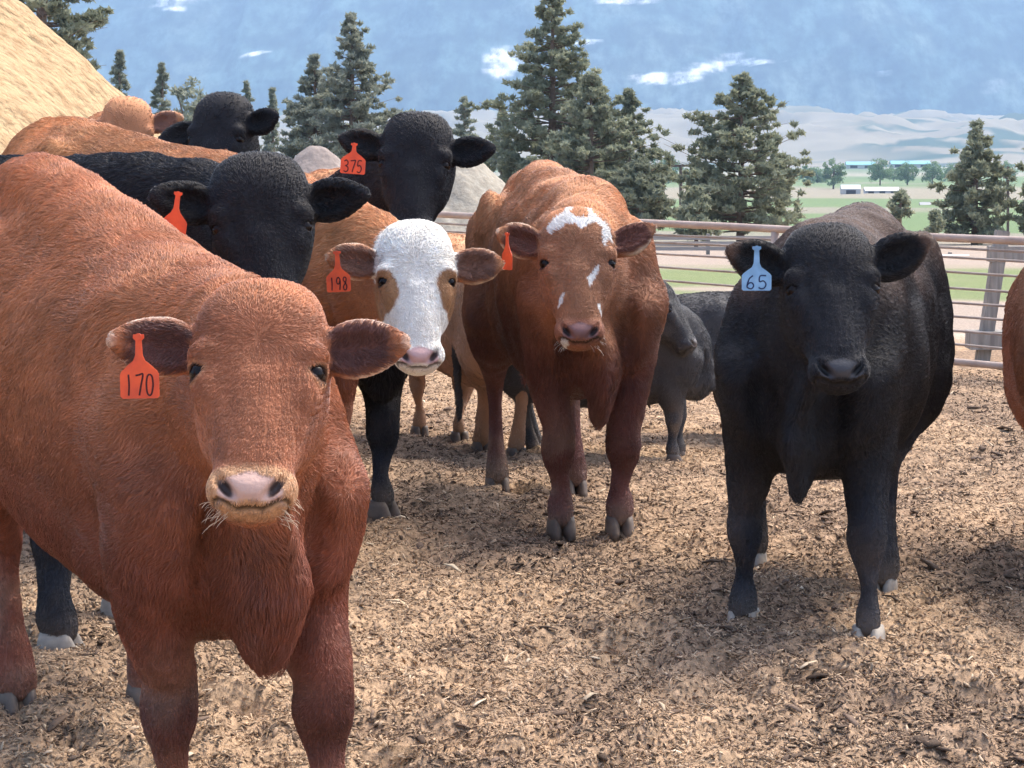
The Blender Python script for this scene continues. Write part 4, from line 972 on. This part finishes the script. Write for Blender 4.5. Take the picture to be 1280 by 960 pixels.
def spot_face(d, c):
    L = d['L']; x, z = warp(L, .004); x = -x; fr = d['inh']*(L[:, 1] > -.10)
    # outlines in photo pixels -> face coordinates
    def cv(p): return [((600+a/4-723)*.00247, (325-220-b_/4)*(.0027 if 325-220-b_/4 > 0 else .0026)) for a, b_ in p]
    W_ = poly(x, z, cv([(325, 240), (350, 285), (385, 262), (430, 235), (480, 245), (510, 272), (545, 240), (580, 226), (615, 250), (612, 290), (630, 352), (648, 300), (684, 297), (665, 250), (620, 200), (580, 165), (560, 105), (500, 92), (450, 100), (425, 155), (370, 195)]))
    W_ &= ~poly(x, z, cv([(455, 160), (480, 112), (540, 112), (560, 170), (545, 195), (490, 200)]))
    for p in ([(600, 430), (585, 500), (552, 560), (536, 520), (570, 470)], [(418, 585), (400, 640), (382, 655), (388, 610)], [(352, 670), (372, 668), (368, 700), (352, 695)], [(582, 640), (598, 635), (602, 655), (632, 660), (630, 696), (608, 680), (595, 665)], [(388, 820), (420, 825), (440, 870), (415, 885)]):
        W_ |= poly(x, z, cv(p))
    return lerp(c, np.array([.80, .77, .72]), W_*fr)
def white_face(d, c):
    L = d['L']; x, z = warp(L, .010, 30); ax_ = np.abs(x)
    m = d['inh']*sstep(-.13, -.11, L[:, 1]+.25*np.minimum(z+.10, 0)*-1+0)*sstep(.135, .125, ax_)
    m = np.maximum(m*sstep(-.19, -.17, -np.abs(z-.0)+.0) if False else m, 0)
    pt = sstep(1.08, .92, np.sqrt(((ax_-.112)/.052)**2+((z+.030+.25*(ax_-.1))/.066)**2))*(ax_ > .055)
    up_ = sstep(.112, .124, ax_-.35*np.minimum(0, z-.05)*0)
    c = lerp(c, np.array([.84, .79, .71]), m*(1-pt)); c = lerp(c, np.array([.38, .20, .095]), pt*d['inh']*(L[:, 1] > -.14))
    lx = np.abs(L[:, 0]); de = np.sqrt((lx-.100)**2+(L[:, 2])**2+(L[:, 1]+.026)**2); return lerp(c, np.array([.05, .03, .025]), d['inh']*sstep(.026, .020, de))
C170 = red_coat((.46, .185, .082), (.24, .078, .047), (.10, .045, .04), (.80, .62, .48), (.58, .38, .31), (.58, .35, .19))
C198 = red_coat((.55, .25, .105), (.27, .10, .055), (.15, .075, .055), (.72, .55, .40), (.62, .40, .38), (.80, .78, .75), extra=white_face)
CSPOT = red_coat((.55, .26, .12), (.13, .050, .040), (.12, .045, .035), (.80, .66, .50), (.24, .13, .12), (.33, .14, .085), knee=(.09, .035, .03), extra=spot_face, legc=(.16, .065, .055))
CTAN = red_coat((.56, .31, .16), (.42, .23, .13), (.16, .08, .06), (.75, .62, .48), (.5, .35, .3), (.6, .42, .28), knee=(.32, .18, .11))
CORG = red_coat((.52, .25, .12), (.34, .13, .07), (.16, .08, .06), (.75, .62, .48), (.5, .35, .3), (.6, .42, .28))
CB65 = black_coat((.014, .014, .017), (.13, .075, .05), (.05, .05, .056)); CBLK = black_coat(); CDUST = black_coat((.055, .053, .054), None, (.12, .10, .09), (.055, .053, .056))  # calf coat: its dust and the hazy air before it, both in the colour
LIGHT_HOOF = noisy('pale_hoof', (.26, .225, .19), (.42, .37, .31), 25, .5, bump=.2, dist=.003)
BLUEY = M_BL
herd = []
def cow(name, label, **sp): herd.append((name, label, sp))
def hd(px, py, Y): return at(px, py, Y)
E = lambda l, r: {1: l, -1: r}
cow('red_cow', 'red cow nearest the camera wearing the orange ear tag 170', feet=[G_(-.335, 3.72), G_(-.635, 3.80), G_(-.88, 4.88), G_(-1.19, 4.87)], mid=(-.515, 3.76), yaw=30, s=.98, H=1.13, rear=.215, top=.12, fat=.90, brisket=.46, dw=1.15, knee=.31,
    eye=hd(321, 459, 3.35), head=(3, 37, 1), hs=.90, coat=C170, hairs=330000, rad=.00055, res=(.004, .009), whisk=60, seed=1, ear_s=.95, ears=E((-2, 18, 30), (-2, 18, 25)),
    tag=dict(p=hd(173, 418, 3.30), w=.062, h=.060, stem=.042, sw=.006, m=M_OR, ink=M_INKR, txt='170', label='orange ear tag with handwritten number 170', roll=1))
cow('black_steer', 'black steer with brown-tinged back wearing the blue ear tag 65', feet=[foot(1085, 803), foot(930, 781), foot(1103, 738), G_(.80, 6.8)], yaw=-17, s=1.0, H=1.15, rear=.04, top=.05, fat=.92, brisket=.44, knee=.29, black=True,
    eye=hd(1043, 358, 5.25), head=(0, 31, -1), hs=.95, coat=CB65, dust=.18, hairs=190000, rad=.0006, res=(.005, .010), seed=2, hw=1.08, ear_s=1.07, ears=E((12, 22, 20), (20, 20, 20)), hoofm=LIGHT_HOOF, ln=.012,
    tag=dict(p=hd(946, 308, 5.2), w=.074, h=.058, stem=.052, sw=.0075, m=M_BL, ink=M_INKB, txt='65', label='pale blue ear tag with handwritten number 65', pen=.0018))
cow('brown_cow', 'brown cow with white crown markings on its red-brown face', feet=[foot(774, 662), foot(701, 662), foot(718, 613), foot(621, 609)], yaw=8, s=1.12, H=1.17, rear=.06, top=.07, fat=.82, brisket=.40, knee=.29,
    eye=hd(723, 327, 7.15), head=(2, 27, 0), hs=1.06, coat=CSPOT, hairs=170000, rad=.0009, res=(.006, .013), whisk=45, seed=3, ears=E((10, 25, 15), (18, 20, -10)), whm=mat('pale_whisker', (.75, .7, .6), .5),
    tag=dict(p=hd(634, 291, 7.05), w=.055, h=.075, stem=.050, sw=.008, m=M_OR, ink=M_INKR, txt='', label='orange ear tag seen half edge-on', yaw=-52))
cow('white_faced_cow', 'brown cow with white face and golden eye patches, ear tag 198', feet=[G_(-.64, 7.12), G_(-.86, 6.95), G_(-1.40, 8.3), G_(-1.75, 8.0)], yaw=45, s=1.10, H=1.23, rear=.25, brisket=.42, fat=1.05,
    eye=hd(522, 350, 6.45), head=(8, 24, 1), hw=1.01, hs=1.02, coat=C198, hairs=150000, rad=.0009, res=(.006, .013), seed=4, ears=E((2, 18, 15), (-4, 18, 10)),
    tag=dict(p=hd(421, 314, 6.4), w=.074, h=.070, stem=.055, sw=.008, m=M_OR, ink=M_INKR, txt='198', label='orange ear tag with handwritten number 198', roll=3, pen=.0019))
cow('black_cow', 'black cow directly behind the red cow, blank orange tag under one ear', feet=[G_(-1.15, 5.95), foot(70, 811), G_(-2.35, 6.1), G_(-2.3, 5.6)], yaw=78, s=1.05, H=1.30, hw=1.12, rear=.0, black=True,
    eye=hd(328, 282, 5.15), head=(9, 20, -2), hs=.97, coat=CBLK, dust=.2, hairs=120000, rad=.0007, res=(.005, .012), seed=5, ears=E((6, 20, 10), (2, 20, 15)), hoofm=LIGHT_HOOF,
    tag=dict(p=hd(223, 240, 5.1), w=.062, h=.070, stem=.050, sw=.007, m=M_OR, ink=M_INKR, txt='', label='orange ear tag partly hidden behind the red back', roll=-8))
cow('black_cow', 'black cow at the back with raised head and orange ear tag 375', feet=[foot(476, 642), G_(-.72, 8.05), G_(-1.35, 9.1), G_(-1.6, 8.8)], yaw=48, s=1.10, H=1.19, black=True,
    eye=hd(517, 203, 7.5), head=(-3, 24, 2), hw=1.09, hs=1.03, coat=CBLK, dust=.2, hairs=60000, rad=.001, res=(.007, .015), seed=6, ears=E((6, 18, 10), (-2, 18, 10)),
    tag=dict(p=hd(443, 179, 7.4), w=.088, h=.074, stem=.034, sw=.008, m=M_OR, ink=M_INKR, txt='375', label='orange ear tag with handwritten number 375', roll=-4, pen=.002))
cow('black_cow', 'untagged black cow showing only forehead and one ear behind the orange back', feet=[G_(-1.2, 9.6), G_(-1.45, 9.55), G_(-1.75, 10.8), G_(-2.0, 10.7)], yaw=22, s=1.1, H=1.17, black=True,
    eye=hd(266, 172, 9.1), head=(-18, 20, 0), hs=1.08, coat=CBLK, dust=.2, hairs=25000, rad=.0013, res=(.009, .018), seed=7, ears=E((-22, 10, 10), (8, 18, 10)))
cow('tan_cow', 'tan cow with one dark pale-rimmed ear raised before the golden heap', feet=[G_(-2.0, 10.5), G_(-2.3, 10.5), G_(-2.5, 11.6), G_(-2.8, 11.5)], yaw=10, s=1.12, H=1.22, 
    eye=hd(160, 170, 10.0), head=(15, 15, 4), hs=.98, coat=CORG, hairs=25000, rad=.0014, res=(.009, .018), seed=8, ears=E((-25, 10, 10), (14, 25, 0)))
cow('golden_cow', 'golden tan cow whose low back shows at the left edge before the heap', feet=[G_(-3.3, 10.3), G_(-3.3, 10.0), G_(-2.25, 10.0), G_(-2.2, 9.7)], yaw=-88, s=1.05, H=1.20,
    eye=hd(-230, 230, 10.0), head=(-70, 20, 0), hs=1.0, coat=CTAN, hairs=20000, rad=.0014, res=(.012, .02), seed=9)
cow('brown_cow', 'reddish brown cow whose faint back shows left of the head tagged 375', feet=[G_(-1.1, 11.3), G_(-1.1, 11.0), G_(-2.3, 11.3), G_(-2.3, 11.0)], yaw=85, s=1.1, H=1.24,
    eye=hd(470, 240, 11.0), head=(40, 20, 0), hs=1.0, coat=CORG, hairs=20000, rad=.0015, res=(.012, .02), seed=10)
cow('tan_calf', 'tan calf standing behind the white-faced cow, only its legs and flank showing', feet=[G_(-.49, 10.95), G_(-.27, 10.65), G_(-.15, 10.2), foot(646, 571)], yaw=-158, s=.98, H=1.1, mid=(-.36, 10.9), 
    eye=np.array([-.75, 11.5, .75]), head=(-158, 20, 0), hs=.9, coat=CTAN, hairs=22000, rad=.0013, res=(.012, .017), seed=11)
cow('dusty_calf', 'small dusty grey-black calf with head in profile between the spotted-face cow and steer 65', feet=[G_(.80, 10.0), foot(840, 574), G_(.12, 10.3), G_(.10, 10.05)], yaw=84, s=.70, H=1.13, brisket=.46,
    eye=hd(845, 384, 9.70), head=(72, 30, 0), hs=.78, coat=CDUST, hairs=26000, rad=.0013, res=(.006, .012), seed=12, ears=E((-5, -25, 0), (-5, -25, 0)), black=True)
cow('dusty_calf', 'second dusty dark calf half hidden behind steer 65', feet=[G_(1.75, 10.75), G_(1.75, 10.55), G_(1.13, 10.75), G_(1.13, 10.55)], yaw=88, s=.70, H=1.15,
    eye=np.array([2.05, 10.5, .5]), head=(80, 20, 0), hs=.7, coat=CDUST, hairs=15000, rad=.0013, res=(.009, .014), seed=13, black=True)
cow('red_cow', 'red cow cut off by the right picture edge, only its flank in view', feet=[G_(2.13, 6.0), G_(1.86, 6.0), G_(2.05, 7.2), G_(1.83, 7.1)], mid=(1.965, 6.0), fat=1.12, yaw=-2, s=1.03, H=1.06, tail=0,
    eye=np.array([2.15, 5.65, 1.05]), head=(25, 20, 0), hs=1.0, coat=CORG, hairs=60000, rad=.0008, res=(.014, .015), seed=14)
import time as _t; _t0 = _t.time()
build_herd(herd); print('HERD', _t.time()-_t0)
